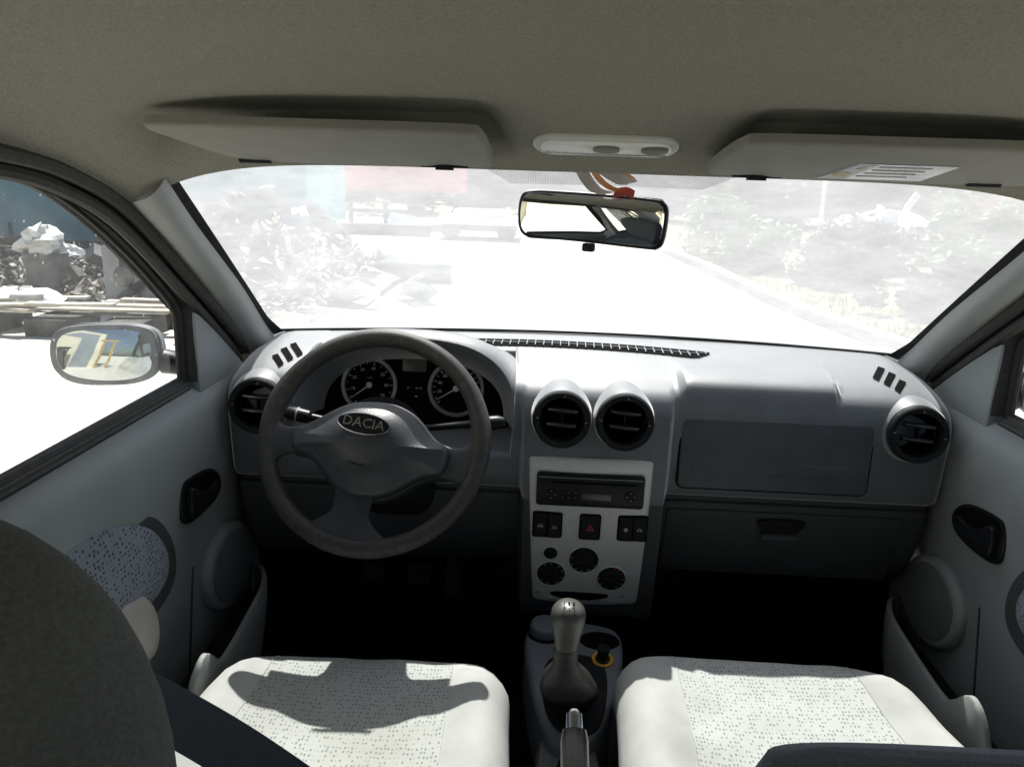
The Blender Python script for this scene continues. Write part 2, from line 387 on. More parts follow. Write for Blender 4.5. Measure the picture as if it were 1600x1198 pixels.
# --- door opening seals (soft roll along the body flange)
flange = [(.632, -.9, -.03), (.640, -.5, .0), (.645, 0, .026), (.646, .5, .024), (.649, .72, .014), (.652, .809, .006), (.652, .914, -.012), (.652, 1.047, -.062), (.653, 1.222, -.181), (.654, 1.336, -.262), (.660, 1.46, -.350)]
for sgn in (1, -1):
    b = B(); b.tube(cr(flange, 6), .0095, 10); b.tube([(p.x+.014, p.y-.008, p.z-.016) for p in cr(flange, 6)], .009, 8)
    (b if sgn > 0 else b.mirror()).mk('door_opening_seal', 'rubberdust', car)
    # dark band between seal and door frame
    b = B(); F = cr(flange, 6)
    b.grid([[(p.x+.012, p.y+.004, p.z+.004) for p in F], [(p.x+.026, p.y-.010, p.z-.022) for p in F]][::-1])
    b.grid([[(p.x, p.y+.02, p.z+.03) for p in F], [(p.x+.07, p.y-.02, p.z-.005) for p in F]][::-1])
    (b if sgn > 0 else b.mirror()).mk('door_flange', 'rubber', car)
# --- centre pillars, rear pillars, rear shelf, floor, bulkhead
for sgn in (1, -1):
    b = B(); rows = []
    for z, y0, w_ in ((.03, .03, .075), (-.1, .06, .08), (-.25, .085, .09), (-.38, .10, .11), (-.7, .10, .14), (-1.0, .10, .15)):
        rows.append([(sgn*.70, y0-w_/2, z), (sgn*.64, y0-w_/2+.01, z), (sgn*.628, y0, z), (sgn*.64, y0+w_/2-.01, z), (sgn*.70, y0+w_/2, z)])
    b.grid(rows if sgn < 0 else [r[::-1] for r in rows]); b.mk('centre_pillar', 'trim', car)
    b = B(); b.grid([[(sgn*.64, -.62, .01), (sgn*.60, -.95, .02), (sgn*.56, -1.25, .0)], [(sgn*.67, -.80, -.18), (sgn*.64, -1.05, -.15), (sgn*.6, -1.4, -.16)], [(sgn*.68, -.90, -.37), (sgn*.66, -1.1, -.36), (sgn*.62, -1.55, -.36)]])
    b.mk('rear_pillar', 'trim', car)
b = B(); b.grid([[(x, -.95, -.30) for x in (-.66, 0, .66)], [(x, -1.55, -.30) for x in (-.66, 0, .66)]]); b.grid([[(x, -.95, -.30) for x in (-.66, 0, .66)], [(x, -.95, -1.05) for x in (-.66, 0, .66)]]); b.mk('rear_shelf', 'darkcloth', car)
b = B(); b.grid([[(-.56, -1.25, .0), (0, -1.27, .03), (.56, -1.25, .0)], [(-.62, -1.56, -.30), (0, -1.6, -.30), (.62, -1.56, -.30)]]); b.mk('rear_window', 'rearglass', car)
b = B(); n = 30
rows = []
for y in [-.95+.1*i for i in range(24)]+[1.40, 1.55, 1.68, 1.74, 1.78]:
    rows.append([(x*.046, y, (-1.06+.16*max(0, (y-1.35)/.4)**1.4 if y < 1.75 else -.83+(y-1.74)*5)+(.17*math.exp(-(x*.046/.10)**4) if y < 1.6 else 0)+.006*math.sin(y*23+x)) for x in range(-15, 16)])
b.grid(rows); b.mk('floor_carpet', 'carpet', car)
b = B(); b.grid([[(-.72, 1.72, -.50), (.72, 1.72, -.50)], [(-.72, 1.74, -1.1), (.72, 1.74, -1.1)]]); b.grid([[(-.75, 1.9, -1.12), (.75, 1.9, -1.12)], [(-.75, -1.0, -1.12), (.75, -1.0, -1.12)]]); b.mk('bulkhead', 'carpet', car)
for sgn in (1, -1):      # sills and front side cheeks that close the footwell, plus added blocks stopping a light leak
    b = B(); b.box((sgn*.70, .4, -1.03), (.10, 2.9, .14)); b.box((sgn*.70, 1.62, -.76), (.04, .40, .60)); b.box((sgn*.69, 1.54, -.43), (.05, .20, .16)); b.mk('sill_and_filler', 'blackm', car, flat=True)
# --- bonnet outside
b = B(); rows = []
for y, z, hw in ((1.66, -.352, .66), (1.75, -.352, .68), (1.9, -.362, .68), (2.1, -.380, .66), (2.3, -.410, .64), (2.45, -.47, .62), (2.52, -.56, .6)):
    rows.append([(hw*k/16, y-.05*(abs(k)/16)**2, z-.055*(abs(k)/16)**2.4+.006*math.exp(-((abs(k)/16-.62)/.08)**2)) for k in range(-16, 17)])
b.grid(rows); b.mk('bonnet', 'paint', car, sub=1)
for sgn in (1, -1):
    b = B(); b.grid([[(sgn*.66, 1.75, -.47), (sgn*.68, 2.0, -.47), (sgn*.64, 2.45, -.55)], [(sgn*.80, 1.75, -.52), (sgn*.82, 2.0, -.52), (sgn*.78, 2.45, -.60)], [(sgn*.86, 1.75, -.75), (sgn*.86, 2.0, -.75), (sgn*.80, 2.5, -.8)], [(sgn*.85, 1.75, -1.1), (sgn*.85, 2.0, -1.0), (sgn*.80, 2.5, -1.1)]]); b.mk('front_wing', 'paint', car, sub=2)

# ================================================================== DASHBOARD
dash = thing('dashboard', 'dark grey moulded plastic dashboard with round vents and silver centre panel', 'dashboard', (0, 1.4, -.8))
HX0, HX1 = -.515, -.125
def dprof(x):
    u = x/.64; yb = 1.590-.072*u*u; zb = -.316
    stack = sstep(-.112, -.100, x)*(1-sstep(.148, .158, x))
    so_ = .018*stack
    low = stack
    P = [(yb, zb), (1.50, -.320), (1.42, -.328), (1.36, -.339), (1.325, -.350), (1.305, -.361), (1.293, -.378), (1.288, -.405),
         (1.291, -.47), (1.297, -.535), (1.306, -.549), (1.322, -.555), (1.322, -.565), (1.316, -.572), (1.325, -.62), (1.345, -.68), (1.385, -.735), (1.46, -.775), (1.66, -.80)]
    Q = [(yb, zb), (1.50, -.320), (1.42, -.328), (1.36, -.339), (1.325, -.350), (1.298, -.362), (1.282, -.380), (1.273, -.405),
         (1.271, -.47), (1.273, -.53), (1.274, -.55), (1.275, -.56), (1.275, -.57), (1.276, -.60), (1.280, -.65), (1.287, -.71), (1.300, -.775), (1.33, -.82), (1.50, -.86)]
    out = [(lerp(a[0], c[0], stack), lerp(a[1], c[1], stack)) for a, c in zip(P, Q)]
    # recess under the instrument hood
    h = sstep(HX0-.002, HX0+.004, x)*(1-sstep(HX1-.004, HX1+.002, x))
    if h > 0:
        H = [(yb, zb), (1.52, -.319), (1.46, -.325), (1.445, -.345), (1.44, -.46), (1.40, -.470), (1.33, -.476), (1.300, -.485)]
        out = [(lerp(out[i][0], H[i][0], h), lerp(out[i][1], H[i][1], h)) if i < 8 else out[i] for i in range(len(out))]
        out[8] = (lerp(out[8][0], 1.293, h), lerp(out[8][1], -.505, h))
    # raised lip of the passenger tray
    ty = sstep(.165, .175, x)
    res = []
    for i, (y, z) in enumerate(out):
        if i in (2, 3, 4, 5):
            e_ = .460-.008*(i-2); rx = sstep(.16, .18, x)*(1-sstep(e_-.005, e_+.005, x)); z += rx*(.0, .008, .014, .013)[i-2]
        ax = abs(x)
        if ax > .628: y += .07*((ax-.628)/.025)**2.2
        if ax > .575 and i < 8: z -= .03*((ax-.575)/.078)**2
        res.append((y, z))
    return res
xs = sorted(set([round(-.653+.0105*i, 4) for i in range(125) if -.653+.0105*i < .653]+[.653, -.108, -.104, -.112, -.100, .148, .152, .155, .158, HX0-.002, HX0+.001, HX0+.004, HX1-.004, HX1-.001, HX1+.002, .165, .175, -.64, .64, -.648, .648]+[round(.42+.003*q, 4) for q in range(18)]))
rows = []
for x in xs:
    P = dprof(x); P3 = [Vector((x, y, z)) for y, z in P]
    rows.append([p for p in cr(P3, 4)])
b = B(); b.grid([[r[j] for r in rows] for j in range(0, 45)]); shell = b.mk('dash_shell', 'dash', dash, angle=50)
b = B(); b.grid([[r[j] for r in rows] for j in range(44, len(rows[0]))]); b.mk('lower_dash', 'dashlow', dash, angle=50)
def dash_top_z(x, y):
    pr_ = dprof(x)
    for (y1, z1), (y0, z0) in zip(pr_[:8], pr_[1:8]):
        if y0 <= y <= y1: return lerp(z0, z1, (y-y0)/(y1-y0+1e-9))
    return pr_[5][1]
# --- instrument hood
hc, hw_, hh = (HX0+HX1)/2, (HX1-HX0)/2, .150
def arch(y, w_, h_, zb, n=36, p=2.35):
    o = []
    for k in range(n+1):
        a = math.pi*(1-k/n); c, s_ = math.cos(a), math.sin(a)
        o.append(Vector((hc+w_*math.copysign(abs(c)**(2/p), c), y, zb+h_*abs(s_)**(2/p))))
    return o
b = B()
A0 = arch(1.285, hw_+.010, .150, -.430, p=2.7); A1 = arch(1.279, hw_+.005, .144, -.430, p=2.7); A2 = arch(1.284, hw_-.002, .136, -.430, p=2.7); A3 = arch(1.40, hw_-.022, .105, -.445); A4 = arch(1.44, hw_-.03, .09, -.45)
O1 = arch(1.33, hw_+.016, .152, -.430, p=2.8); O2 = arch(1.41, hw_+.022, .134, -.430, p=3.2); O3 = arch(1.47, hw_+.022, .112, -.43, p=3.6); O4 = arch(1.54, hw_+.0, .08, -.42, p=3)
for A in (A0, A1, A2):   # the lip leans back at the top
    for p in A: p.y += .055*max(0, (p.z+.43)/.148)
for A in (A3, A4): 
    for p in A: p.y += .02*max(0, (p.z+.43)/.148)
for p in O1: p.y += .045*max(0, (p.z+.43)/.148)
b.grid([O4, O3, O2, O1, A0, A1, A2, A3, A4]); b.mk('instrument_hood', 'dash', dash, angle=60)
# --- instrument cluster
cy = 1.405; tilt = R(14); cex = Vector((1, 0, 0)); cey = Vector((0, math.sin(tilt), math.cos(tilt)))
cen = cex.cross(cey)    # faces the driver (-Y)
b = B(); b.slab(cr2([(-.19, -.06), (-.19, -.01), (-.15, .04), (-.08, .062), (0, .068), (.08, .062), (.15, .04), (.19, -.01), (.19, -.06), (0, -.066)]), Vector((hc, cy+.01, -.405)), cex, cey, .006, .002)
cl = b.mk('instrument_cluster', 'dial', dash)
def onface(dx, dz, off=0): return Vector((hc, cy+.01, -.405))+cex*dx+cey*dz+cen*(.006+off)
def gauge(dx, dz, r, labels, needle, a0=222, a1=-42, unit=None):
    c = onface(dx, dz)
    b = B(); b.lathe([(r, 0), (r+.0045, .003), (r+.0035, .006), (r-.0025, .006), (r-.004, .001)], c, cen, 56)
    g = b.mk('gauge', 'bezel', dash)
    b = B(); b.lathe([(r-.003, .0), (r-.003, .0012)], c, cen, 48); b.mk('dial_face', 'dial', g)
    b = B(); N = len(labels)
    for k in range((N-1)*2+1):
        a = R(lerp(a0, a1, k/((N-1)*2))); L = .006 if k % 2 == 0 else .0035
        p = c+cex*math.cos(a)*(r-.008)+cey*math.sin(a)*(r-.008)+cen*.0018
        d = cex*math.cos(a)+cey*math.sin(a); e = cen.cross(d)
        b.add([p-d*L/2-e*.0006, p+d*L/2-e*.0006, p+d*L/2+e*.0006, p-d*L/2+e*.0006], [(0, 1, 2, 3)])
    b.mk('tick_marks', 'white', g, flat=True)
    for k, t in enumerate(labels):
        if not t: continue
        a = R(lerp(a0, a1, k/(N-1))); p = c+cex*math.cos(a)*(r-.0175)+cey*math.sin(a)*(r-.0175)+cen*.0016
        text('dial_number', t, .0085, p, cex, cey, 'white', g, .0002)
    if unit: text('dial_unit', unit, .005, c+cey*.014+cen*.0016, cex, cey, 'dimwhite', g, .0002)
    a = R(needle); d = cex*math.cos(a)+cey*math.sin(a); e = cen.cross(d); p = c+cen*.004
    b = B(); b.add([p-e*.0012+d*.006, p+d*(r-.006)-e*.0005, p+d*(r-.006)+e*.0005, p+e*.0012+d*.006], [(0, 1, 2, 3)]); b.lathe([(.006, -.002), (.006, .0005), (.004, .002)], p, cen, 20)
    b.mk('needle', 'white', g, flat=True)
gauge(-.0865, .006, .050, ['', '10', '20', '30', '40', '50', '60', '70'], 217, a0=232, a1=-37, unit='x100')
gauge(.0805, .006, .050, ['', '20', '40', '60', '80', '100', '120', '140', '160', '180'], 212, a0=220, a1=-40)
b = B(); b.slab(rrect(.046, .026, .003), onface(-.001, .048, -.001), cex, cey, .002, .0005); b.mk('display_window', 'lcd', cl)
for dx, dz, m_ in ((-.012, .004, 'dimwhite'), (.005, .004, 'dimwhite'), (.012, .004, 'dimwhite'), (.004, -.012, 'white')):
    b = B(); b.slab(rrect(.004, .003, .001), onface(dx, dz), cex, cey, .0006, .0002); b.mk('warning_lamp', m_, cl)
# --- round air vents
def vent(x, y, z, ax, pod=None, rot=4):
    ax = Vector(ax).normalized(); c = Vector((x, y, z)); ex = Vector((math.cos(R(rot)), 0, -math.sin(R(rot)))); ex = (ex-ax*ex.dot(ax)).normalized(); ey = ax.cross(ex)
    if pod:
        b = B(); b.lathe([(.0500, -.005), (.0515, -.010), (.0545, -.04), (.060, -.09)], c, ax, 48, caps=(0, 0)); b.mk('vent_pod', 'dash', dash)
    b = B(); b.lathe([(.036, -.03), (.0375, .004), (.0385, .007), (.0465, .008), (.0490, .005), (.0502, -.01)], c, ax, 48, caps=(1, 0)); v = b.mk('air_vent', 'black', dash)
    b = B(); b.lathe([(.0365, -.028), (.034, -.012), (.0372, -.001)], c, ax, 40, caps=(1, 0)); b.mk('vent_bowl', 'black', v)
    b = B(); b.lathe([(.0, -.022), (.034, -.022)], c, ax, 32); b.mk('vent_throat', 'dial', v)
    for s_, k in ((.0125, 0), (-.0125, 1)):
        b = B(); rows_ = []
        for i in range(13):
            t = -1+i/6; hwv = math.sqrt(max(0, .0335**2-(s_)**2)); px = t*hwv*.80; bow = .004*(1-t*t)
            rows_.append([c+ex*px+ey*(s_+q[0])+ax*(q[1]+bow) for q in ((.0060, -.016), (.0068, -.002), (.0055, .0045), (.0030, .005), (-.0005, .000), (-.0015, -.016))])
        b.grid(rows_, True); b.mk('vane', 'vane', v)
    b = B(); b.box(c+ex*.0+ax*-.008+ey*0, (.003, .012, .030)); b.mk('vane_link', 'black', v, flat=True)
    for a, m_ in ((90, 'dimwhite'), (0, 'dimwhite'), (180, 'dimwhite')):
        p = c+ex*math.cos(R(a))*.041+ey*math.sin(R(a))*.041+ax*.0075; b = B(); b.slab(rrect(.0015, .004, .0005) if a == 90 else rrect(.004, .0012, .0004), p, ex, ey, .0008, .0002); b.mk('vent_mark', m_, v)
    return v
vent(-.0405, 1.247, -.398, (0, -1, .10), pod=1); vent(.0665, 1.247, -.398, (0, -1, .10), pod=1)
vent(.566, 1.268, -.404, (-.10, -1, .10), pod=0); vent(-.573, 1.268, -.404, (.10, -1, .10), pod=0)
for sgn, cx_ in ((1, .566), (-1, -.573)):      # shallow collar round the outer vents
    b = B(); b.lathe([(.0500, -.004), (.053, -.010), (.058, -.04), (.063, -.08)], (cx_, 1.270, -.404), (-.10*sgn, -1, .10), 44, caps=(0, 0)); b.mk('vent_collar', 'dash', dash)
# --- defroster slot and side slots
b = B(); C0 = []
for k in range(41):
    t = k/40; x = lerp(-.232, .246, t); y = 1.525-.030*t-.02*(2*t-1)**2+.0; wv = .044*min(1, (1-abs(2*t-1))*6+.25)
    C0.append((x, y, wv))
b.grid([[Vector((x, y+wv*s_, dash_top_z(x, y+wv*s_)+.0022)) for x, y, wv in C0] for s_ in (.0, -.5, -1)][::-1]); dg = b.mk('defroster_slot', 'dial', dash)
b = B()
for k in range(29):
    t = (k+.5)/29; x = lerp(-.232, .246, t); y = 1.525-.030*t-.02*(2*t-1)**2; wv = .044*min(1, (1-abs(2*t-1))*6+.25)
    b.box((x, y-wv/2, dash_top_z(x, y-wv/2)+.0034), (.0016, wv, .0012), Matrix.Rotation(R(0), 3, 'X')@Matrix.Rotation(-.03, 3, 'Z'))
b.tube([(x, y-wv*.5, dash_top_z(x, y-wv*.5)+.0036) for x, y, wv in C0], .0009, 6)
b.mk('defroster_bars', 'dash', dg, flat=True)
SLOTS = ([(.522, 1.376), (.529, 1.364), (.561, 1.418), (.553, 1.430)], [(.534, 1.356), (.541, 1.345), (.571, 1.393), (.563, 1.405)], [(.546, 1.337), (.552, 1.327), (.577, 1.362), (.569, 1.373)])
for sgn in (1, -1):
    for q_ in SLOTS:
        b = B(); pts = [(sgn*a, c, dash_top_z(sgn*a, c)+.003) for a, c in q_]
        b.add(pts, [(0, 1, 2, 3) if sgn > 0 else (3, 2, 1, 0)]); b.mk('side_demister_slot', 'dial', dash, flat=True)
# --- storage lid (upper) and glovebox
fx = Vector((1, 0, 0)); fz = Vector((0, .03, 1)).normalized()
b = B(); b.slab(rrect(.336, .134, .013), (.337, 1.292, -.4625), fx, fz, .004, .001); b.mk('lid_gap', 'dial', dash)
b = B()
L = rrect(.330, .128, .011)
b.slab(L, (.337, 1.2915, -.4625), fx, fz, .0065, .0025, segs=4); lid = b.mk('storage_lid', 'lid', dash)
b = B(); b.slab(rrect(.285, .020, .009), (.337, 1.2852, -.485), fx, fz, .0022, .0018, segs=4); b.mk('lid_rib', 'lid', lid)
b = B()
gex = Vector((1, 0, 0)); gez = Vector((0, .28, -1)).normalized()*-1
b.slab(rrect(.430, .150, .006), (.378, 1.338, -.652), gex, gez, .006, .002); gb = b.mk('glovebox_lid', 'dashlow', dash)
b = B(); b.slab(cr2([(-.038, .012), (.038, .012), (.034, -.010), (.02, -.018), (-.02, -.018), (-.034, -.010)]), (.372, 1.316, -.605), gex, gez, .006, .001); b.mk('glovebox_handle', 'blackm', gb)
b = B(); b.slab(cr2([(-.03, .006), (.03, .006), (.026, -.006), (0, -.012), (-.026, -.006)]), (.372, 1.315, -.628), gex, gez, .012, .004, segs=4); b.mk('handle_lip', 'dashlow', gb)
# --- centre panel
pf = lambda z: 1.2655+interp(-z, [(.47, 0), (.55, .001), (.65, .007), (.71, .014), (.775, .027)])
b = B(); rows_ = []
def pw(z):  # half width and centre of the silver panel
    t = (z+.478)/(-.772+.478); t = max(0, min(1, t)); return lerp(.110, .098, t**1.3), lerp(.0155, .0205, t)
zs = [-.474, -.476, -.480]+[-.49-.0113*k for k in range(25)]+[-.768, -.772]
for i, z in enumerate(zs):
    h_, c_ = pw(z); e = .004 if i in (0, len(zs)-1) else (.0015 if i in (1, len(zs)-2) else 0)
    h_ -= .004 if i in (0, len(zs)-1) else (.001 if i in (1, len(zs)-2) else 0)
    y = pf(z); r_ = []
    for s_ in (-1, -.99, -.965, -.9, -.6, -.3, 0, .3, .6, .9, .965, .99, 1):
        d = .008 if abs(s_) == 1 else (.0015 if abs(s_) == .99 else 0)
        r_.append((c_+h_*s_, y+d+e+.004*s_*s_, z-.004*(1-s_*s_)*(i > len(zs)-4)))
    rows_.append(r_)
b.grid(rows_); b.mk('centre_panel', 'silver', dash, angle=50)
def pframe(x, z, off=0):
    y = pf(z)+.004*((x-.018)/.105)**2; dy = (pf(z-.01)-pf(z+.01))/.02
    ey = Vector((0, -dy, 1)).normalized(); ex = Vector((1, 0, 0)); n_ = ex.cross(ey); return Vector((x, y, z))+n_*off, ex, ey, n_
def pslab(name, out, x, z, m, parent, th=.003, off=0, bev=.0008, dome=0):
    o, ex, ey, n_ = pframe(x, z, off-.001); b = B(); b.slab(out, o, ex, ey, th+.001, bev, dome=dome); return b.mk(name, m, parent)
# radio
rad = pslab('car_radio', rrect(.190, .062, .006), .0165, -.5325, 'black', dash, .0045, bev=.0015)
pslab('radio_face', rrect(.182, .052, .004), .0165, -.5325, 'black', rad, .0015, .0045)
pslab('disc_slot', rrect(.150, .0035, .001), .022, -.5175, 'dial', rad, .0006, .0062)
pslab('radio_ridge', rrect(.182, .002, .0008), .0165, -.5085, 'bezel', rad, .0012, .0062)
pslab('radio_display', rrect(.052, .013, .002), .028, -.543, 'lcd', rad, .0008, .0062)
for x, z in ((-.052, -.540), (.088, -.5385)):
    o, ex, ey, n_ = pframe(x, z, .006); b = B(); b.lathe([(.0105, 0), (.0105, .003), (.009, .0045), (.0, .0048)], o, n_, 28); k_ = b.mk('radio_dial', 'blackm', rad)
    for a in (0, 90, 180, 270):
        pslab('dial_mark', rrect(.0028, .0012, .0004), x+.0068*math.cos(R(a)), z+.0068*math.sin(R(a)), 'dimwhite', rad, .0004, .0112, .0001)
for i in range(3):
    for j in range(2): 
        pslab('radio_button', rrect(.0085, .0065, .0015), -.032+.0115*i, -.5355-.0095*j, 'blackm', rad, .002, .0062)
        o, ex, ey, n_ = pframe(-.032+.0115*i, -.5355-.0095*j, .0085); text('button_number', str(1+i+3*j), .0048, o, ex, ey, 'dimwhite', rad, .0001)
pslab('button_mark', rrect(.002, .003, .0005), -.056, -.5225, 'white', rad, .0004, .0064, .0001); pslab('button_mark', rrect(.0015, .0035, .0005), -.069, -.5215, 'dimwhite', rad, .0004, .0064, .0001)
o, ex, ey, n_ = pframe(.092, -.5145, .0066); text('radio_lettering', 'MP3 CD', .004, o, ex, ey, 'dimwhite', rad, .0001)
# switches
def sw(x, z, w_, m='blackm', icon=None):
    s_ = pslab('rocker_switch', rrect(w_, .047, .003), x, z, m, dash, .005, .002, .0015)
    icon(s_, x, z) if icon else None
    return s_
def ic_window(s_, x, z):
    for dx in (-.0028, .0028):
        pslab('switch_symbol', rrect(.0045, .0035, .0006), x+dx, z-.001, 'dimwhite', s_, .0004, .0072, .0001)
    pslab('switch_symbol', rrect(.006, .0012, .0004), x, z+.003, 'dimwhite', s_, .0004, .0072, .0001)
def ic_heat(s_, x, z):
    for dx in (-.003, 0, .003): pslab('switch_symbol', rrect(.0012, .004, .0005), x+dx, z, 'dimwhite', s_, .0004, .0072, .0001)
    pslab('switch_symbol', rrect(.011, .001, .0004), x, z-.0035, 'dimwhite', s_, .0004, .0072, .0001)
def ic_lock(s_, x, z):
    pslab('switch_symbol', ell(.0035, .0035, 16), x, z, 'white', s_, .0004, .0072, .0001)
    pslab('switch_symbol', rrect(.0012, .003, .0004), x, z, 'dial', s_, .0004, .0077, .0001)
def ic_hazard(s_, x, z):
    o, ex, ey, n_ = pframe(x, z, .0074); b = B()
    for R0, R1 in ((.0085, .0068), (.0045, .0032)):
        P0 = [o+ex*math.cos(R(90+120*k))*R0+ey*math.sin(R(90+120*k))*R0 for k in range(3)]; P1 = [o+ex*math.cos(R(90+120*k))*R1+ey*math.sin(R(90+120*k))*R1 for k in range(3)]
        b.add(P0+P1, [(k, (k+1) % 3, 3+(k+1) % 3, 3+k) for k in range(3)])
    b.mk('hazard_triangle', 'red', s_, flat=True)
for x0, ww in ((-.0560, .050), (.0205, .0345), (.0965-.0, .050)):
    pslab('switch_recess', rrect(ww+.004, .0515, .005), x0, -.6045, 'dial', dash, .002, 0, .0005)
sw(-.0685, -.6045, .0235, icon=ic_window); sw(-.0435, -.6045, .0235, icon=ic_heat); sw(.0205, -.6045, .033, icon=ic_hazard); sw(.0842, -.6045, .0235, icon=ic_lock); sw(.1088, -.6045, .0235, icon=ic_window)
# heater dials
def dialk(x, z, r, ptr, marks, m2=None):
    o, ex, ey, n_ = pframe(x, z, 0)
    b = B(); b.lathe([(r+.003, 0), (r+.003, .001), (r+.0015, .0022), (r, .0012)], o, n_, 40); b.mk('dial_rim', 'silver', dash)
    b = B(); b.lathe([(r, -.002), (r, .0015), (r*.72, .0018), (r*.66, .006), (r*.60, .0075), (0, .0075)], o, n_, 40); k_ = b.mk('heater_dial', 'blackm', dash)
    d = ex*math.cos(R(ptr))+ey*math.sin(R(ptr)); e = n_.cross(d); b = B()
    b.slab(rrect(r*1.2, r*.28, r*.1), o+n_*.007, d, e, .006, .0015); b.mk('dial_grip', 'black', k_)
    for a, mm in marks:
        p = o+n_*.0017+ex*math.cos(R(a))*r*.86+ey*math.sin(R(a))*r*.86; b = B(); b.slab(rrect(r*.13, r*.10, r*.03), p, ex, ey, .0004, .0001); b.mk('dial_mark', mm, k_)
    return k_
mk_ = lambda L_, m_='dimwhite': [(a, m_) for a in L_]
dialk(-.0475, -.6625, .0125, 0, mk_([0]))
dialk(.0135, -.673, .0265, 15, mk_([170, 205, 235, 262, 295, 330]))
dialk(-.0450, -.7065, .0255, 150, mk_([50, 90, 120, 20, 340, 300, 260, 220]))
dialk(.0665, -.711, .0255, 150, mk_([0, 330, 300, 180, 215, 250])+[(60, 'red'), (80, 'red'), (35, 'red')])
pslab('panel_slot', cr2([(-.045, .006), (.045, .006), (.047, -.004), (.0, -.011), (-.047, -.004)]), .010, -.7535, 'dial', dash, .0015, 0, .0005)
pslab('slot_lip', cr2([(-.052, .001), (0, -.004), (.052, .001), (.050, -.002), (0, -.008), (-.050, -.002)]), .010, -.761, 'silver', dash, .004, 0, .001)
for x in (-.068, .088): pslab('vent_symbol', rrect(.012, .004, .001), x, -.752, 'dimwhite', dash, .0004, .0006, .0001)

# ================================================================== STEERING COLUMN
WC = Vector((-.341, 1.150, -.414)); wt = R(32); wr = R(-9)   # tilt and turn of the wheel
wn = Vector((0, -math.cos(wt), math.sin(wt)))      # points to the driver
wx0 = Vector((1, 0, 0)); wy0 = wn.cross(wx0)       # in-plane up
col_ = thing('steering_column', 'black steering column shroud with two control stalks behind the wheel', 'steering column', WC-wn*.1)
b = B(); rows_ = []
for h_, w_, hh_ in ((-.055, .040, .040), (-.06, .055, .050), (-.10, .062, .058), (-.20, .075, .07), (-.26, .08, .075)):
    rows_.append([WC+wn*h_+wx0*w_*math.copysign(abs(math.cos(a))**.6, math.cos(a))+wy0*(hh_*math.copysign(abs(math.sin(a))**.6, math.sin(a))-.012) for a in [2*math.pi*k/28 for k in range(28)]])
b.grid(rows_, True); b.mk('column_shroud', 'blackm', col_)
for sgn, L_ in ((-1, .170), (1, .200)):
    base = WC-wn*.085+wx0*.05*sgn+wy0*.040; tip = WC-wn*.070+wx0*(L_+.004)*sgn+wy0*(.056)
    b = B(); pts = [base.lerp(tip, t) for t in (0, .2, .45, .62, .66, .8, .93, 1)]
    b.tube(pts, [.008, .007, .0075, .0085, .014, .0155, .0145, .009], 16, flat=.8); s_ = b.mk('control_stalk', 'black', col_)
    if sgn < 0:
        b = B(); b.tube([base.lerp(tip, t) for t in (.70, .72, .82, .93, .99)], [.0125, .0138, .0142, .0132, .009], 16, flat=.82); b.mk('stalk_knob', 'stalkw', s_)
        b = B(); b.tube([base.lerp(tip, t) for t in (.80, .81, .83, .84)], [.0145, .0155, .0155, .0145], 16, flat=.82); b.mk('stalk_ring', 'dimwhite', s_)
b = B(); b.lathe([(.012, 0), (.014, .004), (.012, .012), (.008, .014)], WC-wn*.12+wx0*.095-wy0*.03, (1, -.4, 0), 20); b.mk('ignition_lock', 'black', col_)

# ================================================================== STEERING WHEEL
wh = thing('steering_wheel', 'worn black steering wheel with badged centre pad and three spokes', 'steering wheel', WC)
wx = wx0*math.cos(wr)+wy0*math.sin(wr); wy = -wx0*math.sin(wr)+wy0*math.cos(wr)
RM = .1715
b = B(); N = 96; n = 18; vs = []; fs = []
for i in range(N):
    a = 2*math.pi*i/N; d = wx*math.cos(a)+wy*math.sin(a)
    da = (math.degrees(a)) % 360
    thick = .0155+.0022*sum(math.exp(-(((da-q+180) % 360-180)/14)**2) for q in (12, 168))+.001*math.exp(-(((da-270+180) % 360-180)/25)**2)
    for k in range(n):
        t = 2*math.pi*k/n; rr_ = thick*(1-.06*math.cos(2*t)); vs.append(WC+d*(RM+rr_*math.cos(t))+wn*rr_*1.0*math.sin(t))
for i in range(N):
    for k in range(n): fs.append((i*n+k, i*n+(k+1) % n, ((i+1) % N)*n+(k+1) % n, ((i+1) % N)*n+k))
b.add(vs, fs); b.mk('rim', 'wheel', wh)
# picture-plane outline of pad, expressed in the wheel plane (metres)
def wp(L_, k=.000968, c=(587, 688)):
    o = []
    for x, y in L_:
        dx, dy = (x-c[0])*k, -(y-c[1])*k*1.02; ca, sa = math.cos(R(-2)), math.sin(R(-2))
        dx, dy = dx*ca+dy*sa*-1*-1, dy*ca-dx*sa*-1*-1
        o.append((dx, dy))
    return o
padpx = [(452, 676), (478, 665), (500, 652), (527, 637), (550, 629), (574, 627), (600, 628), (622, 633), (645, 645), (662, 661), (676, 679), (690, 692), (712, 702), (712, 725), (702, 747), (678, 750), (660, 756), (640, 768), (618, 779), (594, 784), (566, 783), (545, 776), (527, 764), (510, 745), (496, 728), (478, 714), (455, 708)]
po = cr2(wp(padpx), 4)
b = B(); b.slab(po, WC-wn*.014, wx0, wy0, .034, .012, dome=lambda x, y: .026*max(0, 1-(x/.155)**2-((y-.005)/.115)**2), segs=5); pd = b.mk('centre_pad', 'pad', wh, angle=180)
sm = pd.modifiers.new('smooth', 'SMOOTH'); sm.factor = .5; sm.iterations = 10
b = B(); b.slab(cr2([(x*1.05, y*1.05+.002) for x, y in wp(padpx)], 4), WC-wn*.036, wx0, wy0, .026, .006, segs=3); b.mk('hub', 'spoke', wh, angle=50)
b = B(); b.lathe([(.055, -.09), (.062, -.05), (.080, -.03)], WC, wn, 32); b.mk('hub_boss', 'blackm', wh)
